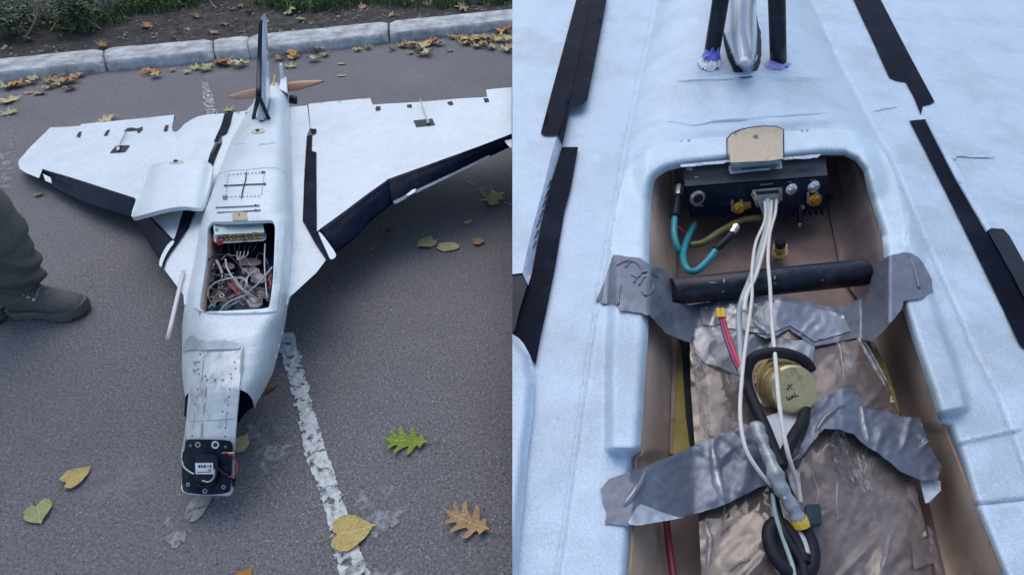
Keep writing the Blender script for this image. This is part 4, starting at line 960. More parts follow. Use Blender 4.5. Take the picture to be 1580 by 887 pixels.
for i, (x, y, w, h, z, m) in enumerate([(385, 404, 34, 12, -.01, pale), (386, 418, 30, 14, .0, pale), (352, 410, 18, 10, -.01, pale), (398, 430, 22, 14, .0, simple('lilac_bag', (.34, .33, .40), .35, 0, .2, 20, .4, 40)), (340, 455, 32, 20, -.03, simple('rose_brown_foam', (.36, .25, .22), .7, 0, .2, 20)), (365, 442, 20, 12, -.02, pale), (393, 466, 26, 16, .02, simple('grey_shrink_wrap', (.42, .42, .50), .3, 0, .15, 20, .5, 60)), (326, 474, 24, 12, .0, simple('blue_module', (.10, .25, .36), .4, 0, .3, 40)), (346, 472, 16, 12, .0, simple('teal_blue_module', (.06, .16, .22), .4, 0, .3, 40)), (404, 452, 16, 16, -.01, pale)]):
    names = ['upper flat grey-pink module in the left bay', 'grey-pink module just below the upper flat one', 'small grey-pink module behind the black cable loop', 'lilac plastic pouch in the right half of the left bay', 'rose-brown foam pad at the lower left of the left bay', 'grey-pink module under the red wires', 'crumpled grey wrapped module at the lower right of the left bay', 'light blue module in the lower left corner of the left bay', 'dark teal module beside the light blue one', 'grey-pink module above the crumpled wrapped one']
    q = rounded([(x-w/2, y-h/2+rr_.uniform(-2, 2)), (x+w/2, y-h/2+rr_.uniform(-2, 2)), (x+w/2+rr_.uniform(-2, 2), y+h/2), (x-w/2+rr_.uniform(-2, 2), y+h/2)], 1)
    sheet('electronic_module', q, BD(z), m, None, thick=.03, step=4, label=names[i], cat='module', group='modules in the open bay of the whole drone')
# loose hatch cover lying on the left wing
HC = rounded([(237, 253), (262, 247), (310, 247), (324, 251), (329, 258), (321, 297), (313, 319), (304, 321), (282, 318), (254, 322.5), (225, 330), (204, 336), (202, 331), (210, 308), (220, 277), (228, 259)], 1)
def hatchpos(x, y):
    u = (x-lt([(247, 236), (330, 206)], y))/max(1, lt([(247, 326), (330, 312)], y)-lt([(247, 236), (330, 206)], y)); u = min(1, max(0, u))
    return hit(x, y, WP, .010+.072*max(0, 1-abs(2*(.04+.9*u)-1)**3.5)**.75)
hatch = sheet('hatch_cover', HC, hatchpos, M['rim_l'], None, thick=.016, step=5, side='drop', label='loose curved white hatch cover resting on the left wing', cat='hatch')
hatch.name = 'hatch_cover'
sheet('plywood_tab', [(236, 325), (262, 320.5), (270, 323), (267, 328), (242, 332), (235, 330)], lambda x, y: hit(x, y, WP, .012), M['wood_light'], hatch, thick=.006)
sheet('glue_stain', rounded([(261, 249), (282, 247), (284, 252), (262, 254)], 1), lambda x, y: hatchpos(x, y)+Vector((0, 0, .0015)), simple('yellowed_glue_b', (.56, .55, .48), .5), hatch, thick=.001, step=4)
sheet('magnet_hole', rounded([(267, 249), (271, 246.8), (275, 248), (274, 251), (269, 252)], 1), lambda x, y: hatchpos(x, y)+Vector((0, 0, .003)), M['ink'], hatch, thick=.001)
# ================================================================ RIGHT AIRCRAFT (seen close)
RP = (.16, 0.0, .10)
big = empty('drone_fuselage', (1.0, 1.0, 0), 'large close-up bluish white drone fuselage with its long bay open and taped', 'drone')
R_ = lambda h=0.: (lambda x, y: hit(x, y, RP, h))
CL = [(0, 1014), (52, 1003), (140, 983), (222, 966), (360, 940), (530, 911), (677, 890), (880, 861), (900, 858)]
CR = [(-20, 1245), (0, 1250), (44, 1271), (98, 1294), (135, 1315), (200, 1348), (233, 1370), (277, 1389), (334, 1413), (399, 1441), (489, 1482), (540, 1502), (613, 1541), (718, 1580), (900, 1650)]
RIMY = [(940, 380), (948, 330), (958, 285), (975, 250), (1005, 226), (1033, 218), (1123, 211), (1211, 203), (1302, 198), (1338, 210), (1366, 238), (1385, 275), (1400, 330)]
BLO = [(430, 940), (560, 934), (690, 934)]; BRO = [(365, 1385), (400, 1425), (448, 1438), (500, 1456), (552, 1475), (605, 1493), (640, 1497)]
def hr(x, y):
    a, b = lt(CL, y), lt(CR, y); u = (x-(a+b)/2)/((b-a)/2); au = abs(u)
    if au >= 1: crown = 0; flat_ = 0
    else:
        crown = .19*(1-au**4)**.75*(1-.5*sstep(-60, 215, y))
        flat_ = .082*sstep(0, .2, 1-au)*(1-sstep(235, 345, y))
    low = .022*sstep(0, 5, x-a)*sstep(0, 5, b-x)
    ry = lin(RIMY, x) if 940 < x < 1400 else 400
    s = sstep(-14, 4, y-ry)
    front = max(low, flat_)
    # raised blocks along both bay edges
    blk = 0
    bl_, br_ = lt(BLO, y), lt(BRO, y)
    if x < 1100: blk = .05*sstep(-3, 14, x-bl_)*sstep(2, -7, y-697)*sstep(-80, 40, y-430)
    else: blk = .04*sstep(3, -12, x-br_)*sstep(2, -7, y-(640-(x-1460)*.2))*sstep(362, 376, y)
    front = max(front, low+blk)
    h = crown*(1-s)+front*s
    q = Vector((x*.02, y*.02, 0))
    h += .0035*noise.noise(q)*(1.5 if au < 1 and s < .5 else 1)
    # cross ridges in the film on the crown
    if au < 1 and s < .5:
        for yy, am, k in ((122, .006, -.02), (186, .005, .0)):
            dy = y-(yy+k*(x-1150)); h += am*math.exp(-(dy/3.2)**2)*sstep(1, .6, au)
    if x > 1470 and y > 640:
        for (xa, ya, xb, yb, am) in ((1484, 681, 1560, 664, .007), (1506, 779, 1590, 770, -.010)):
            t = (x-xa)/(xb-xa)
            if -.1 < t < 1.2: h += am*math.exp(-((y-(ya+(yb-ya)*t))/2.5)**2)
    d = abs(x-a); h -= .004*math.exp(-(d/2.5)**2)
    d = abs(x-b); h -= .004*math.exp(-(d/2.5)**2)
    return h
_HA = None
def holedist(x, y):
    global _HA
    if _HA is None:
        A = np.array(BAYR[:-1], float); B = np.array(BAYR[1:], float); _HA = (A, B-A, ((B-A)**2).sum(1))
    A, D, LL = _HA; p = np.array([x, y]); t = np.clip(((p-A)*D).sum(1)/LL, 0, 1)
    return float(np.sqrt((((A+D*t[:, None])-p)**2).sum(1)).min())
def lip(x, y):
    d = holedist(x, y); return .038*(1-d/14)**2 if d < 14 else 0
def shellpos(x, y): return hit(x, y, RP, hr(x, y)-lip(x, y))
BAYR = [(968, 897), (975, 810), (977, 706), (988, 700), (992, 640), (996, 582), (1000, 520), (1001, 489), (1002, 411), (1002, 367), (1004, 320), (1008, 288), (1012, 277), (1018, 271), (1030, 264), (1050, 259), (1123, 250), (1208, 246), (1267, 240), (1302, 240), (1320, 249), (1332, 265), (1339, 297),
        (1350, 330), (1361, 362), (1364, 397), (1378, 440), (1393, 480), (1406, 520), (1437, 610), (1450, 655), (1463, 662), (1484, 718), (1501, 779), (1528, 845), (1550, 897)]
SHELL = [(790.6, -25), (1620, -25), (1620, 897), (1550, 897)]+BAYR[::-1][1:-1]+[(968, 897), (790.6, 897)]
# two halves joined at the foot are not needed: the bay is open towards the viewer
off = lambda tab, d: [(x+d, y) for y, x in tab]
shell = sheet('fuselage_shell', SHELL, shellpos, M['foam_r'], big, step=4, thick=.035, lines=[off(CL, -4), off(CL, 0), off(CL, 4), off(CR, -4), off(CR, 0), off(CR, 4), [(x, y) for y, x in BLO], [(x+8, y) for y, x in BLO], [(x, y) for y, x in BRO][1:], [(x-8, y) for y, x in BRO][1:],
              [(934, 697), (977, 697)], [(934, 691), (977, 691)], [(1484, 681), (1560, 664)], [(1506, 779), (1590, 770)]])
sheet('bay_rim', [(944, 402), (942, 385), (946, 350), (953, 310), (962, 278), (977, 250), (1005, 228), (1033, 219), (1078, 214), (1123, 211), (1211, 203), (1260, 199), (1302, 199), (1325, 204), (1345, 216), (1366, 239), (1380, 268), (1390, 310), (1397, 345), (1404, 372), (1420, 398), (1430, 425), (1432, 445), (1379, 441), (1364, 397), (1361, 362), (1350, 330), (1339, 297), (1332, 265), (1320, 249), (1302, 240), (1267, 240), (1208, 246), (1123, 250), (1050, 259), (1030, 264), (1018, 271), (1012, 277), (1008, 288), (1004, 320), (1002, 367), (1002, 407)],
      lambda x, y: hit(x, y, RP, hr(x, y)-lip(x, y)+.003), M['rim_r'], big, step=4, thick=.004)
def ridge(name, pts, w, hh, mat, base, parent, seed=0):
    P = dens(pts, 5, False)+[pts[-1]]
    V, Fc = [], []; n = len(P); K = 5
    for i, p in enumerate(P):
        a = P[max(0, i-1)]; b = P[min(n-1, i+1)]; d = math.dist(a, b) or 1; nx, ny = -(b[1]-a[1])/d, (b[0]-a[0])/d
        t = max(0, math.sin(math.pi*i/(n-1)))**.5; ww = w*.5*t*(1+.4*noise.noise(Vector((i*.7, seed, 0))))
        for k in range(K):
            s_ = k/(K-1)*2-1; j = .8*noise.noise(Vector((i*.35, seed+3, 0)))
            q = base(p[0]+nx*(ww*s_+j), p[1]+ny*(ww*s_+j)); q.z += hh*t*(1-s_*s_)-.0006; V.append(q)
    for i in range(n-1):
        for k in range(K-1): a = i*K+k; Fc.append((a, a+1, a+K+1, a+K))
    return link_mesh(name, V, Fc, mat, parent, True)
# wing panel on the left, a little higher, with its sloping edge
LP = sheet('left_wing_panel', [(790.6, -24), (896, -24), (889, 0), (862, 104), (835, 205), (839, 207.5), (860, 207.5), (848, 250), (838, 292), (824.5, 341), (815, 380), (806, 421), (790.6, 423)], lambda x, y: hit(x, y, RP, .035+.002*noise.noise(Vector((x*.03, y*.03, 4)))), M['foam_r'], big, step=6, thick=.02)
sheet('panel_edge', [(860, 207.5), (868, 226), (847, 293), (832, 360), (821, 420), (815, 440), (806, 421), (815, 380), (824.5, 341), (838, 292), (848, 250)], lambda x, y: hit(x, y, RP, .034-.03*sstep(0, 14, x-lt([(207, 859), (250, 848), (292, 838), (341, 824.5), (380, 815), (421, 806), (440, 812)], y))), simple('grey_foam_edge', (.42, .50, .62), .5, 0, .12, 20, .2), big, step=5, thick=.004)
for k, (x, y) in enumerate([(846, 284), (842, 300), (838, 314), (834, 330), (829, 345), (826, 362), (823, 378)]):
    sheet('black_smear', stroke([(x-1, y+6), (x+2, y), (x+4, y-6), (x+6, y-4)], 1.6), lambda a, b: hit(a, b, RP, .036-.03*sstep(0, 14, a-lt([(207, 859), (250, 848), (292, 838), (341, 824.5), (380, 815), (421, 806), (440, 812)], b))), M['ink'], big, thick=.001)
def strip(p, h, m='slot', nm='black_strip', step=9, **kw):
    return sheet(nm, p, lambda x, y: hit(x, y, RP, h+.0015*noise.noise(Vector((x*.06, y*.06, 7)))), M[m], big, step=step, thick=.004, **kw)
s1 = strip([(889, -24), (936, -24), (936, 0), (920, 85), (906, 155.5), (900, 161), (895, 163), (881, 164.5), (874, 195), (867.5, 225), (865, 220), (860.5, 207.5), (872, 160), (885, 95), (896, 30)], .038)
strip([(889, 0), (896, -24), (916, -24), (903, 40), (890, 105), (880, 150), (868, 190), (862, 206), (857, 208.5), (840, 208.5), (834.5, 205), (850, 146), (870, 72)], .043)
strip([(867, 227), (892, 227), (881, 290), (871, 327), (856, 416), (843, 480), (834, 520), (826.5, 562), (822, 556), (808, 532), (790.6, 518), (790.6, 422), (806, 421), (815, 438), (820, 424), (832, 360), (847, 293)], .014)
strip([(790.6, 419), (806, 421), (814, 438), (801, 480), (794, 510), (790.6, 512)], .03, 'black')
sheet('wing_root_nose', [(790.6, 515), (800, 521), (808, 530), (818, 548), (823, 565), (825, 592), (822, 644), (814, 702), (808, 777), (802, 830), (797, 897), (790.6, 897)], lambda x, y: hit(x, y, RP, .02+.03*sstep(0, 14, lt([(515, 792), (548, 818), (592, 825), (644, 822), (702, 814), (777, 808), (897, 797)], y)-x)), M['foam_r'], big, step=4, thick=.03)
strip([(1308, -24), (1350, -24), (1359, 0), (1400, 79), (1442, 157), (1435, 161), (1424, 163.5), (1421, 177), (1410, 150), (1397, 126), (1390, 125.5), (1382, 124), (1372, 119.5), (1345, 60), (1317, 0)], .006)
strip([(1403.5, 186.5), (1428, 184), (1445, 217), (1475, 275), (1524, 357), (1530, 352), (1548, 353), (1558, 365), (1600, 440), (1620, 480), (1620, 600), (1590, 545), (1573, 531), (1530, 440), (1470, 318), (1430, 238)], .006)
strip([(1524, 356), (1531, 352), (1548, 353), (1558, 364), (1600, 440), (1620, 480), (1620, 530), (1590, 478), (1560, 420)], .012, 'black')
sheet('panel_lip', [(1428, 183), (1433, 181), (1452, 215), (1484, 270), (1505, 306), (1530, 351), (1523, 356), (1475, 274), (1445, 216)], lambda x, y: hit(x, y, RP, .012), M['foam_r'], big, thick=.01, step=5, side='drop')
sheet('torn_foam', [(1462, 236), (1470, 228), (1490, 234), (1536, 243), (1500, 243), (1478, 241), (1472, 247)], R_(.004), simple('torn_foam_grey', (.43, .53, .63), .6, 0, .2, 30, .4), big, thick=.002)
# ---- hull under the shell, down to the asphalt
def down(px, py, h): return hit(px, py, RP, h)
hullmat = M['foam_r']
# interior: floor, side walls
FLZ = -.20
INL = [(240, 1040), (300, 1040), (470, 1046), (529, 1046), (600, 1042), (700, 1036), (803, 1026), (897, 1034)]
INR = [(240, 1282), (330, 1292), (430, 1310), (520, 1345), (640, 1390), (760, 1430), (897, 1462)]
def lb(y): return float(np.interp(y, [p[1] for p in sorted(BAYR[:12], key=lambda q: q[1])], [p[0] for p in sorted(BAYR[:12], key=lambda q: q[1])]))
def rb(y): return float(np.interp(y, [p[1] for p in BAYR[19:]], [p[0] for p in BAYR[19:]]))
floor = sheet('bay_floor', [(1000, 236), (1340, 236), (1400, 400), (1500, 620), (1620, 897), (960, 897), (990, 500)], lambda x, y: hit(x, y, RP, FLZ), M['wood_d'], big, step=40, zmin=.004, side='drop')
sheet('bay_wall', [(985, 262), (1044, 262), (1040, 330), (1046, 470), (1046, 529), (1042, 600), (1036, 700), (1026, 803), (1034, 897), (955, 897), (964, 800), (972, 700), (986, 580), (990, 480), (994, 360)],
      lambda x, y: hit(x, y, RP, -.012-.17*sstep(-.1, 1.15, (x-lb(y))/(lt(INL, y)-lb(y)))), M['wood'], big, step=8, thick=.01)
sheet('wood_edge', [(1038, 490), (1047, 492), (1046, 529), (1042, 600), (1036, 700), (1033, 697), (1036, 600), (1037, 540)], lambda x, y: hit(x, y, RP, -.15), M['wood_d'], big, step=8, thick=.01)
sheet('ochre_strip', [(1044, 500), (1058, 508), (1063, 560), (1067, 640), (1066, 700), (1033, 700), (1040, 620)], lambda x, y: hit(x, y, RP, -.17), M['ochre'], big, step=8, thick=.01)
sheet('black_gap', [(1046, 500), (1066, 520), (1066, 600), (1069, 690), (1066, 700), (1058, 640), (1053, 560)], lambda x, y: hit(x, y, RP, -.165), M['ink'], big, step=8, thick=.005)
sheet('bay_wall', [(1282, 236), (1335, 236), (1350, 280), (1362, 330), (1372, 362), (1376, 397), (1392, 440), (1420, 520), (1452, 610), (1474, 655), (1498, 718), (1516, 779), (1545, 845), (1568, 897), (1462, 897), (1430, 760), (1390, 640), (1345, 520), (1310, 430), (1292, 330)],
      lambda x, y: hit(x, y, RP, FLZ+(.17+.012*(y > 300))*sstep(0, 1, (x-lt(INR, y))/(rb(y)+10-lt(INR, y)))), M['wood'], big, step=8, thick=.01)
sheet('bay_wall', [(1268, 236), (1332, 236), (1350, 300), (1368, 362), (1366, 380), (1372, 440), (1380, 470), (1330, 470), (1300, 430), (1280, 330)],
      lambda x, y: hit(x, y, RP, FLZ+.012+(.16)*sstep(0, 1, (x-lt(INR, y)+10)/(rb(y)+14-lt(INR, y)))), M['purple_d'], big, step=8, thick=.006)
sheet('ochre_strip', [(1352, 535), (1358, 548), (1366, 560), (1380, 605), (1388, 636), (1376, 642), (1370, 610), (1362, 575), (1352, 556)], lambda x, y: hit(x, y, RP, -.11), M['ochre'], big, step=8, thick=.01)
sheet('wood_edge', stroke([(1364, 397), (1393, 478), (1420, 555), (1448, 640), (1458, 660), (1470, 690), (1492, 745), (1514, 805), (1545, 880)], 3), lambda x, y: hit(x, y, RP, .0), simple('orange_plywood_edge', (.30, .17, .09), .5), big, step=8, thick=.006)
sheet('wood_edge', stroke([(1000, 490), (996, 582), (990, 700), (982, 705), (977, 800), (972, 890)], 3), lambda x, y: hit(x, y, RP, .0), simple('orange_plywood_edge_b', (.34, .20, .11), .5), big, step=8, thick=.006)
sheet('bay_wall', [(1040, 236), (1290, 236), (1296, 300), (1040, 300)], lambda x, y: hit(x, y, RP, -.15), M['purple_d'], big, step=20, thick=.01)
# ---- plywood tab on the rim
tab = sheet('plywood_tab', [(1123, 214), (1130, 207), (1143, 201.5), (1160, 198), (1180, 196), (1198, 197), (1207.5, 201), (1208, 245), (1190, 248), (1127, 251)], lambda x, y: hit(x, y, RP, hr(1165, min(y, 236))+.010), M['wood_light'], big, step=6, thick=.008)
sheet('tab_gap', stroke([(1122, 245), (1121.5, 214), (1130, 205.5), (1143, 200), (1160, 196.5), (1180, 194.5), (1198, 195.5), (1209, 200), (1209.5, 242)], 1.6), lambda x, y: hit(x, y, RP, hr(1165, min(y, 236))+.008), M['ink'], big, step=6, thick=.002)
lathe('screw', hit(1165.5, 211.5, RP, hr(1165, 211)+.008), hit(1165.5, 211.5, RP, hr(1165, 211)+.015), [(0, .010), (.6, .010), (1, .007)], M['grey_pl'], tab, 14)
# torn rim edge just in front of the box
rag = [(1050, 257.5)]+[(x, 250.5-(x-1123)*.055+random.uniform(-.8, 1.8)+(3 if x < 1123 else 0)*(1-(x-1050)/73)) for x in range(1056, 1264, 5)]+[(1267, 238), (1208, 243), (1123, 247), (1050, 254)]
sheet('torn_edge', rag, lambda x, y: hit(x, y, RP, .078), simple('grey_torn_foam', (.42, .48, .56), .6, 0, .4, 40, .6, 100), big, step=5, thick=.006)
# ---- struts and fin
def lift(px, py, foot, k):  # point on the ray at a chosen forward distance
    return hit_y(px, py, foot.y+k)
f1_ = shellpos(1098, 95); f2_ = shellpos(1201, 98)
tube('strut', [shellpos(1097, 90), lift(1112, 0, f1_, .0), lift(1116, -40, f1_, .0)], .0335, M['rod'], big, 20, 4)
tube('strut', [shellpos(1201, 96), lift(1198.5, 0, f2_, .0), lift(1197.5, -40, f2_, .0)], .0335, M['rod'], big, 20, 4)
def lump(name, cx, cy, rx, ry, hh, mat, seed, parent=big, base=shellpos):
    def g(x, y):
        u = ((x-cx)/rx)**2+((y-cy)/ry)**2; n_ = noise.noise(Vector((x*.18, y*.18, seed)))
        p = base(x, y); p.z += hh*max(0, 1-u)**.6*(1+.9*n_)+.002; return p
    return sheet(name, ragged(ell(cx, cy, rx, ry, 22), 1.6, 4), g, mat, parent, step=2.4, thick=.004)
gw = simple('white_foam_crumbs', (.62, .68, .74), .5, 0, .35, 60, 1.0, 120)
lump('glue_blob', 1095, 100, 20, 11, .022, gw, 3)
lump('glue_blob', 1096, 95, 16, 9, .062, M['violet'], 5)
lump('glue_blob', 1200, 101, 20, 8, .012, simple('pale_violet_glue', (.32, .32, .72), .5, 0, .3, 60, .8, 120), 8)
# fin root: rounded spindle standing on the crown
finp_ = [(1120, -24), (1170, -24), (1167, 15), (1168, 50), (1169, 80), (1165, 100), (1160, 109), (1150, 112), (1142, 110), (1133, 98), (1124, 75), (1117, 50), (1116, 30), (1120, 5)]
def fpos(x, y):
    a = lt([(-24, 1118), (5, 1118), (50, 1117), (75, 1124), (98, 1133), (112, 1146)], y); b = lt([(-24, 1170), (15, 1168), (80, 1169), (100, 1165), (112, 1155)], y)
    u = min(1, abs((x-(a+b)/2)/max(2, (b-a)/2)))
    return hit(x, y, RP, hr(1145, 118)-.01+(.10*max(0, 1-u**2)**.5)*sstep(114, 96, y)+.40*sstep(112, -60, y)*.5)
fin = sheet('tail_fin', finp_, fpos, M['fin'], big, step=3, thick=.03)
sheet('fin_tip_crumbs', ragged(ell(1149, 100, 11, 11, 20), 1, 4), lambda x, y: fpos(x, y)+Vector((0, 0, .004+.004*noise.noise(Vector((x*.3, y*.3, 1))))), gw, fin, step=2.5, thick=.002)
sheet('fin_slot', [(1117, 48), (1119, 60), (1126, 80), (1134, 98), (1146, 111), (1144, 113), (1132, 112), (1130, 106), (1122, 90), (1117, 70), (1115.5, 55)], lambda x, y: shellpos(x, y)+Vector((0, 0, .003)), M['ink'], big, step=3, thick=.002)
sheet('fin_slot', ragged([(1164, 5), (1168, 30), (1173, 50), (1175, 75), (1173, 98), (1168, 110), (1160, 111), (1164, 100), (1168, 92), (1168, 70), (1166, 40)], .8, 4), lambda x, y: shellpos(x, y)+Vector((0, 0, .003)), M['ink'], big, step=3, thick=.002)
sheet('film_gap', [(1126, 120), (1145, 117), (1167, 115.5), (1160, 120), (1148, 121.5), (1136, 121)], lambda x, y: shellpos(x, y)+Vector((0, 0, .003)), M['ink'], big, step=4, thick=.002)
for pts, w in (([(1040, 127), (1080, 123), (1120, 120), (1170, 116), (1215, 116), (1245, 121)], 2.6), ([(1028, 187), (1070, 194), (1110, 187), (1180, 181), (1260, 176), (1275, 174)], 2.0), ([(1345, 173), (1370, 168), (1386, 165)], 1.4)):
    ridge('film_ridge', pts, w*2.4, .008, M['foam_r'], shellpos, big, pts[0][0])
# ---- electronics box
box = empty('electronics_box', hit(1165, 300, RP, -.12), 'black metal electronics box with round connectors under the rear rim of the bay', 'electronics box')
hb = .035; hl = -.09
FT0, FT1 = hit(1057, 288, RP, hb), hit(1277, 271, RP, hb)
FB0, FB1 = hit(1065, 337, RP, hl), hit(1272, 325, RP, hl)
BT0, BT1 = hit(1050, 238, RP, hb), hit(1272, 236, RP, hb)
hexa('case', [FT0, FT1, BT1, BT0], [FB0, FB1, BT1+(FB1-FT1), BT0+(FB0-FT0)], M['case'], box, .004)
sheet('sky_lit_top', [(1053, 256), (1120, 248), (1273, 240), (1277, 270.6), (1057, 287.6)], lambda x, y: hit(x, y, RP, hb+.002), simple('sky_lit_black', (.036, .043, .058), .45, 0, .2, 30, .1, 200), box, step=20, thick=.004)  # added sheet, coloured paler to paint the sky's reflection on the case top
def face(u, v, out=.0):
    """point on the front face, u,v in picture units, pushed towards the viewer"""
    n = (FT1-FT0).cross(FB0-FT0).normalized()
    if n.dot(EYE-FT0) < 0: n = -n
    d = ray(u, v); t = ((FT0+n*out)-EYE).dot(n)/d.dot(n); return EYE+d*t
FN = (FT1-FT0).cross(FB0-FT0).normalized()
if FN.dot(EYE-FT0) < 0: FN = -FN
def px2m(p): return (p-EYE).length/850
def knob(name, u, v, r, prof, mat, L=.02, seg=18):
    a = face(u, v, .0); k = px2m(a)*r*1.05
    return lathe(name, a, a+FN*L, [(t, q*k) for t, q in prof], mat, box, seg)
kb = knob('round_connector', 1075, 304.5, 11, [(0, 1), (.5, 1), (.5, .8), (1, .8), (1, .62), (.4, .62)], M['silver'], .014)
knob('connector_core', 1075, 304.5, 11, [(0, .62), (.6, .62), (.75, .3)], M['black'], .014)
for u, v in ((1220, 292), (1254.5, 288)): knob('round_connector', u, v, 8.5, [(0, 1), (.3, 1), (.7, .8), (1, .45)], M['silver'], .016)
for u, v in ((1137, 318), (1254, 306)):
    knob('gold_connector', u, v, 9, [(0, .8), (.3, .8), (.3, 1), (.5, 1), (.5, .7), (1, .6)], M['gold'], .03, 8)
    sheet('nut', [(u-9, v-9), (u-5, v-10), (u-5, v+7), (u-9, v+8)], lambda a, b: face(a, b, .02), M['silver'], box, thick=.006); sheet('nut', [(u+5, v-10), (u+9, v-10), (u+9, v+6), (u+5, v+8)], lambda a, b: face(a, b, .02), M['silver'], box, thick=.006)
for q in ([(1147, 312), (1171, 310), (1172, 319), (1149, 321)], [(1206, 305), (1228, 302), (1228, 312), (1208, 315)]):
    sheet('brass_bar', q, lambda a, b: face(a, b, .008), simple('old_gold_bar', (.50, .36, .10), .35, .7, .3, 60), box, thick=.008, side='drop')
sheet('ribbon_socket', [(1161, 293), (1206, 289), (1207, 300), (1204, 308), (1170, 313), (1166, 303)], lambda a, b: face(a, b, .022), M['grey_pl'], box, thick=.02, side='drop')
sheet('socket_slot', [(1167, 296), (1201, 293), (1202, 298), (1168, 301)], lambda a, b: face(a, b, .024), M['ink'], box, thick=.002)
sheet('socket_clip', [(1161, 294), (1165, 293.5), (1168, 312), (1164, 314)], lambda a, b: face(a, b, .026), M['silver'], box, thick=.008); sheet('socket_clip', [(1203, 290), (1207, 290), (1207, 309), (1203, 310)], lambda a, b: face(a, b, .026), M['silver'], box, thick=.008)
for k in range(18):
    u = 1117+k*8.8
    if 1160 < u < 1206: continue
    sheet('cooling_fin', [(u, 328-k*.35), (u+4, 327.8-k*.35), (u+4, 338-k*.4), (u, 338.2-k*.4)], lambda a, b: face(a, b, .004), M['black'], box, thick=.02)
tube('antenna_stub', [face(1234, 318, .01), face(1234.5, 330, .02), face(1234, 343, .03)], .011, M['black'], box, 12, 4)
knob('stub_tip', 1234, 316, 3, [(0, 1), (1, .7)], M['silver'], .025); tube('stub_pin', [face(1234, 343, .03), face(1233.5, 350, .033)], .005, M['silver'], box, 8, 2)
lbl = sheet('label', [(1123.5, 258), (1128, 251), (1206, 247), (1207, 260), (1126.5, 268.5)], lambda x, y: hit(x, y, RP, hb+.004), M['paper'], box, thick=.002)
sheet('label_print', [(1127, 259), (1203, 253), (1203.5, 257.5), (1128.5, 265)], lambda x, y: hit(x, y, RP, hb+.0055), simple('grey_label_print', (.30, .34, .38), .6, 0, .3, 200), lbl, thick=.001)
for k in range(9): sheet('print', [(1146+k*4.6, 259.6-k*.35), (1148.6+k*4.6, 259.2-k*.35), (1149+k*4.6, 261.6-k*.35), (1146.5+k*4.6, 262-k*.35)], lambda x, y: hit(x, y, RP, hb+.007), M['ink'], lbl, thick=.001)
for (xa, ya, xb, yb) in ((1173, 285.2, 1193, 283.4), (1216, 281, 1223, 280.2), (1250, 278, 1259, 277.3), (1071, 317.5, 1085, 317)):
    n_ = int((xb-xa)/2.6)
    for k in range(n_):
        x = xa+(xb-xa)*k/n_; y = ya+(yb-ya)*k/n_
        sheet('print', [(x, y-.9), (x+1.7, y-1), (x+1.7, y+.9), (x, y+1)], lambda a, b: face(a, b, .004), M['grey_pl'], box, thick=.0008)
sheet('scuff', ragged([(1058, 260), (1066, 258), (1070, 262), (1060, 264)], 1), lambda x, y: hit(x, y, RP, hb+.004), M['grey_pl'], box, thick=.001)
sheet('scuff', ragged([(1071, 273), (1077, 272.5), (1078, 274), (1072, 274.5)], .5), lambda x, y: hit(x, y, RP, hb+.004), M['grey_pl'], box, thick=.001)
# ---- pipe
pa, pb = hit(1036, 450, RP, -.035), hit(1333, 420, RP, -.035)
pr = 19*((pb-EYE).length)/850*.93
pipe = lathe('black_pipe', pa, pb, [(0, pr*.90), (.003, pr*.97), (.997, pr), (1, pr*.95), (1, pr*.8), (.97, pr*.8)], M['rod'], None, 32, label='thick black pipe laid across the close-up bay beneath the cables', cat='pipe')
for p in pipe.data.polygons: p.use_smooth = len(p.vertices) == 4
for x, y, w, h in ((1117, 433, 3, 7), (1100, 436, 12, 1.5), (1116, 449, 4, 2), (1195, 428, 3, 6), (1196, 437, 5, 1.5), (1269, 432, 4, 1.6)):
    def pp_(a, b): 
        d = ray(a, b); m_ = (pb-pa).normalized(); w0 = EYE-pa
        A = d-m_*d.dot(m_); B = w0-m_*w0.dot(m_); R0 = pr+.0015
        qa, qb, qc = A.dot(A), 2*A.dot(B), B.dot(B)-R0*R0; D = qb*qb-4*qa*qc
        return EYE+d*((-qb-math.sqrt(max(0, D)))/(2*qa))
    sheet('chalk_smudge', ragged(ell(x, y, w/2, h/2, 10), .5, 2), pp_, simple('pale_smudge', (.25, .28, .33), .6), pipe, thick=.001)
def fold(x, y, a, k):
    m1 = sstep(-.1, .35, noise.noise(Vector((x*.013, y*.013, k+50)))); m2 = sstep(0, .4, noise.noise(Vector((x*.02, y*.02, k+70))))
    f1 = 1-min(1, abs(noise.noise(Vector((x*.020+y*.012, y*.006, k))))*7)
    f2 = 1-min(1, abs(noise.noise(Vector((x*.016-y*.022, x*.004, k+9))))*8)
    return a*(.7*noise.noise(Vector((x*.014, y*.018, k+30)))+.9*f1*m1+.8*f2*m2+.25*noise.noise(Vector((x*.09, y*.09, k))))
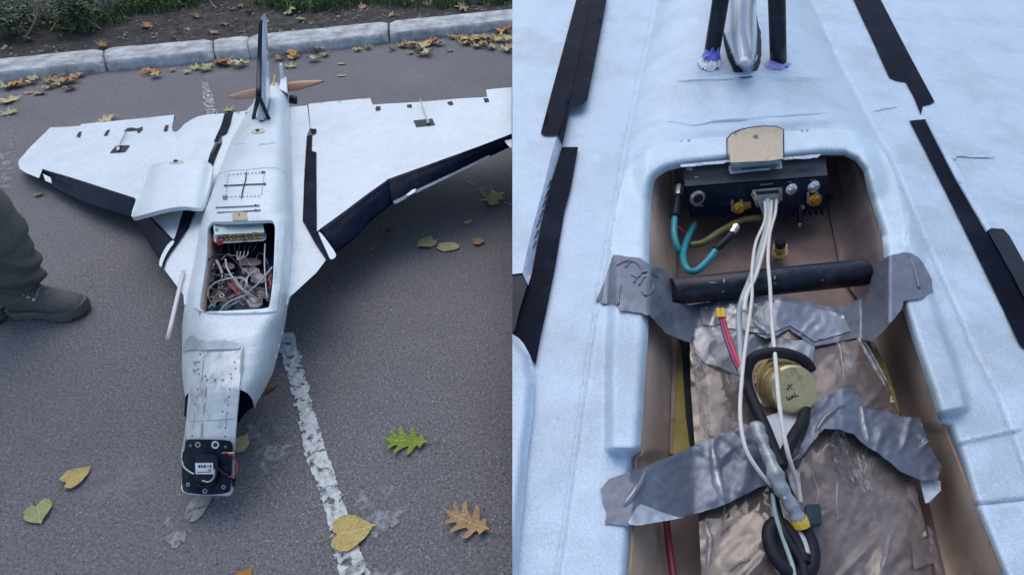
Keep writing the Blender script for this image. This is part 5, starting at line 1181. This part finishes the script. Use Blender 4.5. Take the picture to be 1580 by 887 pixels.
# ---- fuel tank under crinkled film
def tankh(x, y):
    u = (x-1250)/200
    h = -.10+.035*(1-u*u)+.010*noise.noise(Vector((x*.012, y*.008, 3)))+fold(x, y, .013, 60)+fold(x*1.7, y*1.3, .004, 90)
    h -= .05*sstep(500, 470, y)
    return h
tankpos = lambda x, y: hit(x, y, RP, tankh(x, y))
tank = sheet('fuel_tank', [(1068, 500), (1100, 488), (1180, 482), (1250, 486), (1330, 500), (1350, 545), (1372, 600), (1392, 650), (1408, 740), (1425, 800), (1445, 897), (1083, 897), (1078, 800), (1073, 700), (1066, 600), (1064, 530)], tankpos, M['tank'], None, step=8, thick=.05,
             label='brown fuel tank in clear crinkled plastic film filling the close-up bay', cat='tank')
up_ = lambda l: (lambda x, y: tankpos(x, y)+Vector((0, 0, l)))
sheet('film_fold', [(1068, 512), (1090, 505), (1140, 510), (1190, 522), (1245, 528), (1256, 536), (1250, 590), (1235, 560), (1200, 545), (1165, 556), (1150, 580), (1120, 575), (1085, 560), (1072, 545)], lambda x, y: tankpos(x, y)+Vector((0, 0, .006+.008*noise.noise(Vector((x*.05, y*.05, 2))))), simple('grey_film_fold', (.23, .25, .27), .22, .1, .4, 14, .6, 40, .3), tank, step=6, thick=.003)
sheet('film_fold', ragged([(1066, 515), (1082, 512), (1086, 560), (1090, 600), (1096, 660), (1102, 680), (1088, 676), (1078, 640), (1070, 580)], 2), up_(.004), M['film'], tank, step=5, thick=.002)
sheet('film_fold', ragged([(1288, 664), (1312, 672), (1325, 700), (1332, 740), (1350, 752), (1335, 766), (1312, 766), (1296, 736), (1282, 700), (1278, 680)], 2), lambda x, y: tankpos(x, y)+Vector((0, 0, .006+.007*noise.noise(Vector((x*.1, y*.1, 2))))), M['film'], tank, step=4, thick=.002)
for pts, w in (([(1310, 500), (1340, 548), (1372, 606)], 2), ([(1282, 500), (1296, 540), (1303, 590)], 2.2), ([(1374, 816), (1368, 850), (1358, 885)], 3), ([(1112, 690), (1113, 730), (1118, 780), (1112, 830)], 2), ([(1086, 800), (1096, 830), (1092, 880)], 4), ([(1290, 480), (1330, 520), (1375, 600)], 1.5), ([(1122, 884), (1140, 868), (1160, 862)], 2), ([(1330, 700), (1336, 720), (1330, 740)], 2), ([(1250, 720), (1262, 760), (1258, 790)], 1.5), ([(1292, 740), (1290, 780), (1296, 810)], 2)):
    ridge('film_crease', pts, w*3, .007, M['creasefilm'], up_(0), tank, pts[0][0])
for q in ([(1404, 840), (1432, 832), (1440, 870), (1408, 880)], [(1428, 812), (1436, 818), (1452, 890), (1444, 890)], [(1392, 742), (1402, 750), (1415, 790), (1400, 770)]):
    sheet('tank_fold', q, up_(.006), M['purple_d'], tank, step=8, thick=.006)
sheet('clear_film', ragged([(1075, 560), (1130, 540), (1180, 640), (1240, 650), (1300, 560), (1345, 560), (1385, 650), (1410, 760), (1436, 890), (1090, 890), (1086, 800), (1080, 700)], 2.5), lambda x, y: tankpos(x, y)+Vector((0, 0, .009+.012*noise.noise(Vector((x*.02, y*.012, 5)))+.01*abs(noise.noise(Vector((x*.05, y*.02, 15)))))), M['film_thin'], tank, step=6, thick=.001)
# brass cap
ca, cb = hit(1189, 590, RP, -.085), hit(1226, 601, RP, .02)
kk = px2m(cb)
cap = lathe('brass_cap', ca, cb, [(0, kk*36), (.30, kk*38), (.30, kk*33), (.42, kk*33), (.42, kk*37), (.55, kk*37), (.55, kk*32), (.62, kk*34), (.66, kk*31.5), (.93, kk*33), (1, kk*30.5)], M['brass'], tank, 40)
cn = (cb-ca).normalized()
def cappos(l):
    def g(x, y):
        d = ray(x, y); return EYE+d*((cb+cn*l-EYE).dot(cn)/d.dot(cn))
    return g
hx = ca.lerp(cb, .5)
lathe('hex_nut', ca.lerp(cb, .32), ca.lerp(cb, .52), [(0, kk*39), (.15, kk*42), (.85, kk*42), (1, kk*38)], M['brass_b'], cap, 6)
for k, pts in enumerate([[(1214, 601), (1219, 595), (1223, 592)], [(1216, 593), (1220, 597), (1223, 600)], [(1214, 600), (1219, 601)], [(1213, 611), (1215, 616), (1218, 614)], [(1218, 611), (1219, 615), (1222, 614), (1222, 610)], [(1223, 609), (1224, 613)], [(1226, 606), (1227, 612), (1230, 610)], [(1216, 618), (1224, 613), (1233, 610)]]):
    sheet('stamped_mark', stroke(pts, 1.2), cappos(.0012), M['ink'], cap, thick=.0006)
# second fitting, far end of the bay
fa, fb = hit(1203, 392, RP, -.17), hit(1204, 378, RP, -.08)
fit = lathe('brass_fitting', fa, fb, [(0, .027), (.25, .027), (.25, .021), (.6, .021), (.6, .024), (.8, .024), (.8, .015), (1, .015)], M['brass_b'], None, 8, label='small brass hose fitting behind the black pipe in the close-up bay', cat='fitting')
lathe('hose_collar', fb, fb+(fb-fa)*.5, [(0, .018), (1, .015)], M['rubber'], fit, 14)
sheet('white_label', [(1182, 642), (1206, 634), (1231, 638), (1226, 660), (1214, 682), (1203, 696), (1196, 686), (1190, 665)], lambda x, y: hit(x, y, RP, -.035), M['paper'], tank, step=6, thick=.002)
# ---- duct tape pieces
def drape(ends, mid, amp, seed):
    def g(x, y):
        h = np.interp(x, [e[0] for e in ends], [e[1] for e in ends])
        n_ = amp*noise.noise(Vector((x*.035, y*.05, seed)))+amp*.8*(abs(noise.noise(Vector((x*.022+y*.02, y*.01-x*.008, seed+4))))-.2)
        return hit(x, y, RP, float(h)+n_)
    return g
T1 = [(946, 393), (966, 395), (988, 398), (1003, 409), (1026, 417), (1042, 433), (1036, 452), (1037, 466), (1065, 471), (1115, 461), (1160, 457), (1207, 458), (1240, 463), (1268, 471), (1290, 473), (1306, 471), (1341, 452), (1345, 425), (1352, 410), (1362, 400), (1375, 394), (1394, 389), (1405, 390), (1417, 396), (1428, 412), (1437, 429), (1440, 450),
      (1420, 460), (1394, 465), (1391, 478), (1381, 490), (1362, 512), (1345, 527), (1318, 521), (1290, 528), (1256, 534), (1241, 525), (1218, 507), (1200, 517), (1184, 523), (1158, 512), (1130, 515), (1100, 513), (1072, 511), (1065, 529), (1045, 521), (1026, 513), (1003, 486), (978, 481), (957, 479), (953, 470), (935, 468), (919, 465), (930, 440)]
shl = lambda x, y, o: hr(x, y)+o
def t1pos(x, y):
    if x < 1000: h = hr(min(x, 998), y)+.006
    elif x > 1372: h = hr(max(x, 1398), y)+.006
    else:
        h0 = hr(998, y)+.006; h1 = hr(1400, y)+.006
        h = float(np.interp(x, [1000, 1040, 1075, 1200, 1330, 1372], [h0, -.03, -.085, -.045, -.06, h1]))
    a = .012 if 1000 < x < 1372 else .003
    h += fold(x, y, a, 11)
    return hit(x, y, RP, h)
tape1 = sheet('duct_tape', ragged(T1, .8, 6), t1pos, M['duct'], None, step=4, thick=.002, label='upper grey duct tape strip strapped across the close-up bay over both rims', cat='duct tape')
film1 = sheet('glossy_patch', [(1078, 476), (1120, 470), (1200, 464), (1262, 478), (1300, 486), (1312, 512), (1256, 528), (1238, 515), (1218, 503), (1184, 517), (1130, 508), (1084, 502)], lambda x, y: t1pos(x, y)+Vector((0, 0, .003)), M['duct2'], tape1, step=4, thick=.001)
for pts in ([(966, 412), (972, 404), (982, 406), (990, 416), (984, 428), (974, 424)], [(986, 440), (994, 428), (1004, 432), (1008, 446), (998, 456), (990, 450)], [(952, 410), (960, 405), (972, 402)], [(978, 436), (988, 422), (1000, 420), (1014, 428)], [(958, 440), (955, 455), (954, 470)], [(1404, 396), (1412, 420), (1418, 445)]):
    P = [t1pos(x, y)+Vector((0, 0, .001)) for x, y in pts]
    tube('wrinkle', P, .0035, M['duct'], tape1, 6, 5)
T2 = [(927, 754), (940, 738), (957, 733), (975, 725), (995, 720), (1030, 705), (1067, 689), (1105, 674), (1135, 665), (1162, 659), (1173, 685), (1190, 708), (1204, 727), (1222, 715), (1230, 700), (1242, 674), (1250, 650), (1257, 625), (1278, 610), (1299, 598), (1322, 598), (1329, 625), (1345, 632), (1363, 634), (1390, 642), (1420, 644), (1432, 682), (1445, 705), (1453, 720), (1447, 740),
      (1420, 740), (1390, 727), (1375, 715), (1363, 704), (1333, 685), (1318, 670), (1295, 662), (1272, 661), (1255, 680), (1242, 697), (1215, 731), (1190, 744), (1166, 754), (1124, 776), (1082, 790), (1040, 798), (1014, 801), (985, 807), (968, 811), (934, 807), (936, 790), (930, 770)]
def t2pos(x, y):
    if x < 975: h = hr(x, 760)+.006
    else: h = float(np.interp(x, [975, 1010, 1070, 1100, 1180, 1235, 1300, 1340, 1400, 1455], [.028, .0, -.06, -.055, -.05, -.03, -.02, -.035, -.05, -.06]))
    a = .011 if x > 975 else .003
    h += fold(x, y, a, 21)
    return hit(x, y, RP, h)
tape2 = sheet('duct_tape', ragged(T2, .8, 6), t2pos, M['duct'], None, step=4, thick=.002, label='lower grey duct tape strip slanting from the left rim below the brass cap', cat='duct tape')
sheet('peeled_backing', rounded([(966, 810), (975, 795), (985, 778), (996, 781), (1020, 791), (1045, 799), (1060, 798), (1030, 804), (1005, 808), (985, 812)], 1), lambda x, y: t2pos(x, y)+Vector((0, 0, .004)), simple('pale_tape_backing', (.42, .48, .54), .4), tape2, step=4, thick=.001)
sheet('peeled_backing', [(1419, 741), (1440, 738), (1451, 742), (1452, 756), (1434, 774), (1428, 776)], lambda x, y: hit(x, y, RP, -.075), simple('pale_tape_backing_b', (.46, .53, .62), .4), tape2, step=5, thick=.002)
for pts, w in (([(1097, 685), (1103, 715), (1108, 745), (1118, 775)], 5), ([(996, 722), (990, 745), (975, 765), (960, 782)], 4), ([(1256, 668), (1272, 645), (1292, 628), (1306, 626)], 2.5), ([(1328, 625), (1332, 655), (1340, 684)], 3), ([(1180, 740), (1210, 726), (1240, 694)], 1.5)):
    ridge('crease', pts, w*4, .012, M['duct2'], t2pos, tape2, pts[0][0])
# ---- cables of the close-up bay
gB = 'cables running over the close-up bay'
def cabR(pts, r, mat, label, grp=gB, seg=10): return cab('cable', pts, r, mat, label, grp=grp, base=RP, seg=seg)
fz = lambda x, y, o: tuple(face(x, y, o))
def cab3(P, r, mat, label, grp=gB): return tube('cable', P, r, mat, None, 10, 8, label=label, cat='cable', group=grp)
H = lambda x, y, h: hit(x, y, RP, h)
cab3([face(1184, 308, .03), H(1185, 335, -.03), H(1176, 375, .0), H(1158, 430, .03), H(1146, 460, .03), H(1140, 490, .01), H(1142, 530, .0), H(1144, 580, .0)], .0085, M['cable_g'], 'thick grey cable bundle from the ribbon socket down over the pipe')
cab3([face(1190, 310, .032), H(1188, 340, -.02), H(1178, 385, .012), H(1166, 425, .045), H(1152, 455, .04), H(1148, 480, .04)], .0062, M['cable_w'], 'white cable lying on the thick grey bundle')
cab3([face(1180, 310, .03), H(1180, 340, -.02), H(1166, 375, .012), H(1160, 420, .05), H(1160, 460, .04), H(1152, 520, .03), H(1145, 580, .04), H(1142, 640, .05), H(1150, 690, .045), H(1170, 725, .03), H(1190, 748, .01)], .0048, M['cable_w'], 'long white cable passing left of the brass cap')
cab3([face(1198, 308, .03), H(1196, 330, -.02), H(1188, 360, .005), H(1185, 400, .04), H(1188, 440, .05), H(1191, 500, .03), H(1196, 550, .05), H(1200, 600, .06), H(1206, 650, .05), H(1216, 700, .03), H(1230, 745, -.02), H(1236, 776, -.04)], .0052, M['cable_w'], 'long white cable passing in front of the brass cap')
for k in range(7):
    u = 1171+k*4.6; cab3([face(u, 311-k*.5, .026), face(u*.75+1188*.25, 321, .032), face(u*.4+1186*.6, 336, .036)], .0042, M['cable_g'], 'one short grey wire of the fan below the ribbon socket', 'short grey wires below the ribbon socket')
t_ = empty('coax_cable', H(1048, 330, -.05), 'teal coaxial cable with silver plug hanging at the left end of the box', 'cable', gB)
tube('sleeve', [H(1046, 303, -.03), H(1044, 318, -.04), H(1041, 335, -.05)], .016, M['black'], t_, 12, 4)
lathe('plug', H(1047, 302, -.028), H(1049, 288, -.015), [(0, .016), (.5, .016), (.5, .018), (1, .018)], M['silver'], t_, 8)
tube('lead', [H(1041, 335, -.05), H(1040, 360, -.06), H(1046, 384, -.08), H(1052, 388, -.10)], .0115, M['teal'], t_, 12, 6)
t_ = empty('coax_cable', H(1085, 400, -.08), 'teal coaxial cable curving to a silver plug above the black pipe', 'cable', gB)
tube('lead', [H(1072, 345, -.13), H(1060, 370, -.10), H(1054, 395, -.08), H(1060, 415, -.06), H(1074, 418, -.06), H(1092, 402, -.05), H(1106, 384, -.04)], .0115, M['teal'], t_, 12, 6)
tube('sleeve', [H(1103, 386, -.04), H(1116, 374, -.03), H(1130, 360, -.02)], .012, M['black'], t_, 12, 4)
lathe('plug', H(1129, 360, -.02), H(1137, 348, -.01), [(0, .012), (.5, .012), (.5, .014), (.8, .014), (.8, .010), (1, .010)], M['silver'], t_, 8)
cab3([H(1064, 378, -.12), H(1085, 374, -.11), H(1115, 355, -.10), H(1145, 340, -.10), H(1175, 336, -.10)], .012, M['olive'], 'olive yellow sleeve arching behind the teal cable')
cab3([H(1046, 350, -.06), H(1056, 358, -.09), H(1060, 364, -.12)], .003, M['red'], 'short thin red wire beside the teal cable')
# twin lead with yellow plug
t_ = empty('plug_lead', H(1120, 500, .0), 'red and violet twin lead with yellow plug left of the white cables', 'cable', gB)
tube('lead', [H(1116, 492, .01), H(1124, 520, .0), H(1135, 550, .0), H(1144, 572, .0), H(1150, 600, -.01)], .0065, M['red'], t_, 8, 6)
tube('lead', [H(1112, 492, .01), H(1119, 520, .0), H(1130, 550, .0), H(1141, 574, -.005)], .0055, simple('violet_red_wire', (.22, .04, .14), .4), t_, 8, 6)
for dx in (-4, 3): lathe('plug', H(1113.5+dx, 490, .012), H(1112+dx, 476, .02), [(0, .0085), (.6, .0085), (.6, .0065), (1, .0065)], M['yellow'], t_, 12)
# black thick cable looping round the cap
cab3([H(1252, 572, .015), H(1240, 556, .03), H(1215, 546, .04), H(1190, 544, .04), H(1166, 550, .03), H(1154, 566, .01), H(1152, 590, -.01), H(1162, 620, -.01), H(1178, 655, .0), H(1194, 695, .0), H(1206, 722, .005)], .0145, M['rubber'], 'thick black cable looped round the brass cap')
cab3([H(1243, 628, -.02), H(1238, 650, -.01), H(1226, 670, .0), H(1216, 690, .0), H(1206, 715, -.01)], .013, M['rubber'], 'thick black cable end rising right of the white label')
cab3([H(1157, 575, -.03), H(1160, 600, -.03), H(1172, 625, -.03)], .009, simple('pink_grey_tube', (.45, .38, .42), .4), 'pinkish grey tube between the black loop and the brass cap')
# splice wrapped in clear tape
sp_ = empty('wire_splice', H(1190, 740, .0), 'wire splice wrapped in clear tape ending in a yellow plug', 'cable', gB)
tube('wrap', [H(1166, 655, .015), H(1172, 675, .02), H(1184, 700, .028), H(1196, 730, .03), H(1206, 755, .02), H(1222, 780, .005), H(1232, 800, -.01)], lambda t: .016+.004*math.sin(t*14)*(1-t)+.003*math.sin(t*40)*.5, simple('grey_wrapped_tape', (.22, .25, .27), .2, .1, .5, 30, .8, 60, .5), sp_, 14, 8)
lathe('plug', H(1231, 797, -.008), H(1236, 811, -.02), [(0, .018), (.5, .019), (1, .019)], M['yellow'], sp_, 10)
cab3([H(1166, 655, .02), H(1174, 690, .026), H(1196, 735, .036), H(1212, 770, .02)], .0045, M['cable_w'], 'thin white lead taped along the wire splice')
cab3([H(1191, 750, .0), H(1196, 790, -.01), H(1208, 830, -.02), H(1222, 870, -.02), H(1228, 897, -.02)], .0048, M['teal_l'], 'pale green wire running down to the bottom of the close-up bay')
cab3([H(1192, 752, .0), H(1200, 790, -.02), H(1212, 825, -.02), H(1236, 865, -.02), H(1243, 897, -.02)], .009, M['rubber'], 'black wire beside the pale green wire')
cab3([H(1240, 812, -.03), H(1252, 840, -.03), H(1254, 862, -.03), H(1246, 882, -.03), H(1228, 886, -.03), H(1206, 872, -.03), H(1190, 846, -.03), H(1186, 822, -.03), H(1194, 808, -.03), H(1206, 808, -.03), H(1222, 826, -.03), H(1236, 850, -.03), H(1240, 870, -.025)], .0145, M['rubber'], 'black cable coiled in a loop at the bottom of the close-up bay')
cab3([H(1224, 812, -.03), H(1238, 830, -.025), H(1246, 855, -.02)], .007, M['cable_g'], 'short grey lead inside the black cable coil')
cab3([H(1028, 800, -.13), H(1032, 840, -.13), H(1040, 897, -.13)], .0085, simple('dark_red_wire', (.22, .02, .03), .4), 'red wire along the left side of the close-up bay')
hexa('relay_block', [H(1240, 778, -.01), H(1266, 776, -.01), H(1269, 808, -.02), H(1246, 811, -.02)], [H(1240, 782, -.05), H(1264, 780, -.05), H(1267, 812, -.06), H(1246, 814, -.06)], simple('dark_teal_plastic', (.02, .045, .06), .4), None, .003, label='small square dark teal block right of the yellow splice plug', cat='relay')
sheet('rag', [(1213, 725), (1226, 722), (1234, 730), (1236, 750), (1230, 770), (1220, 750)], lambda x, y: hit(x, y, RP, -.045), simple('pinkish_film', (.36, .32, .34), .3, 0, .2, 30, .4), tank, step=5, thick=.002)
# ================================================================ PERSON
per = empty('person', hit(60, 480, GND), 'person in dark olive trousers and dark grey boots standing beside the left wing', 'person')
def skin_mesh(name, pts, edges, mat, parent, sub=2):
    me = bpy.data.meshes.new(name); me.from_pydata([p[:3] for p in pts], edges, []); o = bpy.data.objects.new(name, me); COL.objects.link(o)
    md = o.modifiers.new('s', 'SKIN'); 
    for v, p in zip(me.skin_vertices[0].data, pts): v.radius = (p[3], p[4] if len(p) > 4 else p[3])
    me.skin_vertices[0].data[0].use_root = True
    o.modifiers.new('u', 'SUBSURF').levels = sub; o.modifiers['u'].render_levels = sub
    dg = bpy.context.evaluated_depsgraph_get(); ev = bpy.data.meshes.new_from_object(o.evaluated_get(dg))
    V = [v.co.copy() for v in ev.vertices]; Fc = [tuple(p.vertices) for p in ev.polygons]
    bpy.data.objects.remove(o); bpy.data.meshes.remove(me); bpy.data.meshes.remove(ev)
    return V, Fc
HEEL, TOE = hit(30, 483, GND), hit(136, 482, GND)
fdir = (TOE-HEEL).normalized(); fsd = Vector((-fdir.y, fdir.x, 0)); FLN = (TOE-HEEL).length
def boot(o, dirn, sdn, ln, parent):
    """lofted boot: sections from heel to toe"""
    secs = [(-.03, .030, .17, .02), (.02, .040, .19, .0), (.12, .046, .19, 0), (.26, .045, .185, 0), (.38, .043, .145, 0), (.52, .046, .115, 0), (.68, .052, .09, 0), (.84, .050, .078, 0), (.95, .040, .066, 0), (1.01, .024, .045, .004)]
    V, Fc = [], []; K = 14
    for t, w, h, z0 in secs:
        for k in range(K):
            a = 2*math.pi*k/K; cx = math.cos(a); cz = math.sin(a)
            zz = .024+z0+(h-.024)*(.5+.5*(abs(cz)**.7)*(1 if cz > 0 else -1)); ww = w*(abs(cx)**.75)*(1 if cx > 0 else -1)*(1-.35*max(0, cz))
            V.append(o+dirn*(t*ln)+sdn*ww+Vector((0, 0, zz)))
    for i in range(len(secs)-1):
        for k in range(K): a = i*K+k; b = i*K+(k+1) % K; Fc.append((a, b, b+K, a+K))
    Fc += [tuple(range(K))[::-1], tuple((len(secs)-1)*K+k for k in range(K))]
    bt = link_mesh('boot', V, Fc, M['boot'], parent, True)
    V, Fc = [], []; pts = []
    for t, w in [(-.05, .020), (-.03, .034), (.1, .046), (.3, .042), (.45, .042), (.7, .056), (.88, .053), (1.0, .034), (1.04, .014)]: pts.append((t, w))
    ring = [(t, w) for t, w in pts]+[(t, -w) for t, w in pts[::-1]]
    ring = dens([(t*ln, w) for t, w in ring], .016)
    n = len(ring)
    for lv, z in enumerate((.002, .014, .030, .040)):
        for i, (a, w) in enumerate(ring):
            tr = (.012*((i % 2))) if lv == 0 else 0
            rise = .012*sstep(.8, 1.05, a/ln)
            V.append(o+dirn*a+sdn*(w*(1.04 if lv in (1, 2) else .98))+Vector((0, 0, z+tr+rise)))
    for lv in range(3):
        for i in range(n): a = lv*n+i; b = lv*n+(i+1) % n; Fc.append((a, b, b+n, a+n))
    Fc += [tuple(range(n))[::-1], tuple(3*n+i for i in range(n))]
    link_mesh('sole', V, Fc, M['sole'], bt, None)
    for k in range(4):
        t = .40+.07*k; hh = .155-.018*k
        tube('lace', [o+dirn*(t*ln)+sdn*.030+Vector((0, 0, hh-.022)), o+dirn*((t+.01)*ln)+Vector((0, 0, hh-.003)), o+dirn*(t*ln)-sdn*.030+Vector((0, 0, hh-.022))], .0038, M['grey_lace'], bt, 6, 5)
    for k in range(3):
        e = o+dirn*((.42+.055*k)*ln)-sdn*.036+Vector((0, 0, .118-.012*k)); lathe('eyelet', e, e+Vector((0, 0, .004))-sdn*.003, [(0, .006), (1, .005)], M['silver'], bt, 8)
    return bt
boot(HEEL, fdir, fsd, FLN, per)
H2 = HEEL-fdir*.36-fsd*.09; f2 = (fdir+Vector((0, -.12, 0))).normalized(); s2 = Vector((-f2.y, f2.x, 0))
T2_ = hit(6, 492, GND); H2 = T2_-f2*FLN*.96
boot(H2, f2, s2, FLN, per)
# trousers: one continuous mesh from waist to hems
an1 = HEEL+fdir*.06+Vector((0, 0, .0)); an2 = H2+f2*.06
hipc = (an1+an2)/2+Vector((-.06, .05, .93))
def leg_path(an, hip):
    kn = an.lerp(hip, .5)+fdir*.03+Vector((0, 0, 0)); kn.z = .50
    return [(an.x, an.y, .10, .082), (an.x+.015, an.y+.01, .19, .094), (an.x+.02, an.y+.01, .33, .110), (kn.x+.02, kn.y, .50, .115), (kn.x*.5+hip.x*.5, kn.y*.5+hip.y*.5, .68, .098), (hip.x, hip.y, .84, .100)]
h1 = hipc+fsd*-.0+fdir*.09; h2_ = hipc-fdir*.09
l1, l2 = leg_path(an1, h1), leg_path(an2, h2_)
pts = [(hipc.x, hipc.y, .95, .15, .12), (hipc.x, hipc.y, 1.05, .16, .12)]+l1[::-1]+l2[::-1]
ed = [(0, 1), (0, 2)]+[(2+i, 3+i) for i in range(5)]+[(0, 8)]+[(8+i, 9+i) for i in range(5)]
V, Fc = skin_mesh('t', pts, ed, None, None, 4)
for v in V:
    k = noise.noise(Vector((v.x*9, v.y*9, v.z*16)))*.010
    if v.z < .30: k += .009*math.sin(v.z*85+v.x*26+v.y*30+3*noise.noise(v*9))*sstep(.30, .17, v.z)
    else: k += .006*(1-2*abs(noise.noise(Vector((v.x*7+v.z*5, v.y*7, v.z*4)))))*1.2
    c = Vector((v.x-hipc.x, v.y-hipc.y, 0)); 
    near = min(((Vector((p[0], p[1], 0))-Vector((v.x, v.y, 0))).length, p) for p in pts)[1]
    d = Vector((v.x-near[0], v.y-near[1], 0))
    if d.length > .01: v += d.normalized()*k
link_mesh('trousers', V, Fc, M['cloth'], per, True)
sh_ = hipc+Vector((0, 0, .52))
pts = [(hipc.x, hipc.y, 1.0, .15, .11), (hipc.x, hipc.y, 1.22, .17, .12), (hipc.x, hipc.y, 1.42, .17, .11), (hipc.x, hipc.y, 1.52, .06, .06), (hipc.x, hipc.y, 1.60, .055, .06),
       (hipc.x+fdir.x*.04, hipc.y+.02, 1.70, .082, .10), (hipc.x+fdir.x*.03, hipc.y+.02, 1.78, .07, .085)]
ed = [(0, 1), (1, 2), (2, 3), (3, 4), (4, 5), (5, 6)]
for sg in (-1, 1):
    i = len(pts); s3 = fsd*sg
    sx, sy = hipc.x+s3.x*.20, hipc.y+s3.y*.20
    pts += [(sx, sy, 1.43, .06), (sx+s3.x*.03, sy+s3.y*.03, 1.17, .046), (sx+s3.x*.03+fdir.x*.06, sy+s3.y*.03, .94, .034), (sx+s3.x*.03+fdir.x*.09, sy+s3.y*.03, .86, .035, .02)]
    ed += [(2, i), (i, i+1), (i+1, i+2), (i+2, i+3)]
    for k in range(4):
        j = len(pts); bx, by = sx+s3.x*.03+fdir.x*(.07+.018*k), sy+s3.y*.03; L3 = (.045, .055, .05, .04)[k]
        pts += [(bx+.004, by, .80, .009), (bx+.006, by, .80-L3*.6, .008), (bx+.004, by-s3.y*.01, .80-L3*1.1, .007)]; ed += [(i+3, j), (j, j+1), (j+1, j+2)]
    j = len(pts); pts += [(sx+fdir.x*.13, sy+s3.y*.02, .83, .010), (sx+fdir.x*.145, sy+s3.y*.01, .79, .008)]; ed += [(i+3, j), (j, j+1)]
V, Fc = skin_mesh('b', pts, ed, None, None)
body = link_mesh('body', V, Fc, M['skin'], per, True)
jp = [p for p in pts[:3]]; je = [(0, 1), (1, 2)]; jp = [(p[0], p[1], p[2], p[3]+.03, p[4]+.03) for p in jp]
for sg in (-1, 1):
    i = len(jp); s3 = fsd*sg; sx, sy = hipc.x+s3.x*.20, hipc.y+s3.y*.20
    jp += [(sx, sy, 1.43, .078), (sx+s3.x*.03, sy+s3.y*.03, 1.17, .065), (sx+s3.x*.03+fdir.x*.06, sy+s3.y*.03, .93, .05)]; je += [(2, i), (i, i+1), (i+1, i+2)]
V, Fc = skin_mesh('j', jp, je, None, None)
link_mesh('jacket', V, Fc, M['cloth'], per, True)
hc = Vector((hipc.x+fdir.x*.03, hipc.y+.02, 1.78)); V, Fc = [], []
for i in range(9):
    for k in range(16):
        th, ph = math.pi*.55*i/8, 2*math.pi*k/16; V.append(hc+Vector((math.sin(th)*math.cos(ph)*.105, math.sin(th)*math.sin(ph)*.105, math.cos(th)*.11))*(1+.03*noise.noise(Vector((i, k, 0))))-fdir*.015)
for i in range(8):
    for k in range(16): a = i*16+k; b = i*16+(k+1) % 16; Fc.append((a, b, b+16, a+16))
link_mesh('hair', V, Fc, M['hair'], per, True)
for sg in (-1, 1):
    e = hc+fdir*.095+fsd*.032*sg+Vector((0, 0, -.05)); lathe('eye', e, e+fdir*.008, [(0, .012), (1, .008)], M['paper'], body, 10)
lathe('nose', hc+fdir*.09+Vector((0, 0, -.06)), hc+fdir*.125+Vector((0, 0, -.095)), [(0, .008), (1, .014)], M['skin'], body, 8)
lathe('mouth', hc+fdir*.098+fsd*-.024+Vector((0, 0, -.125)), hc+fdir*.098+fsd*.024+Vector((0, 0, -.125)), [(0, .003), (.5, .006), (1, .003)], M['red'], body, 8)
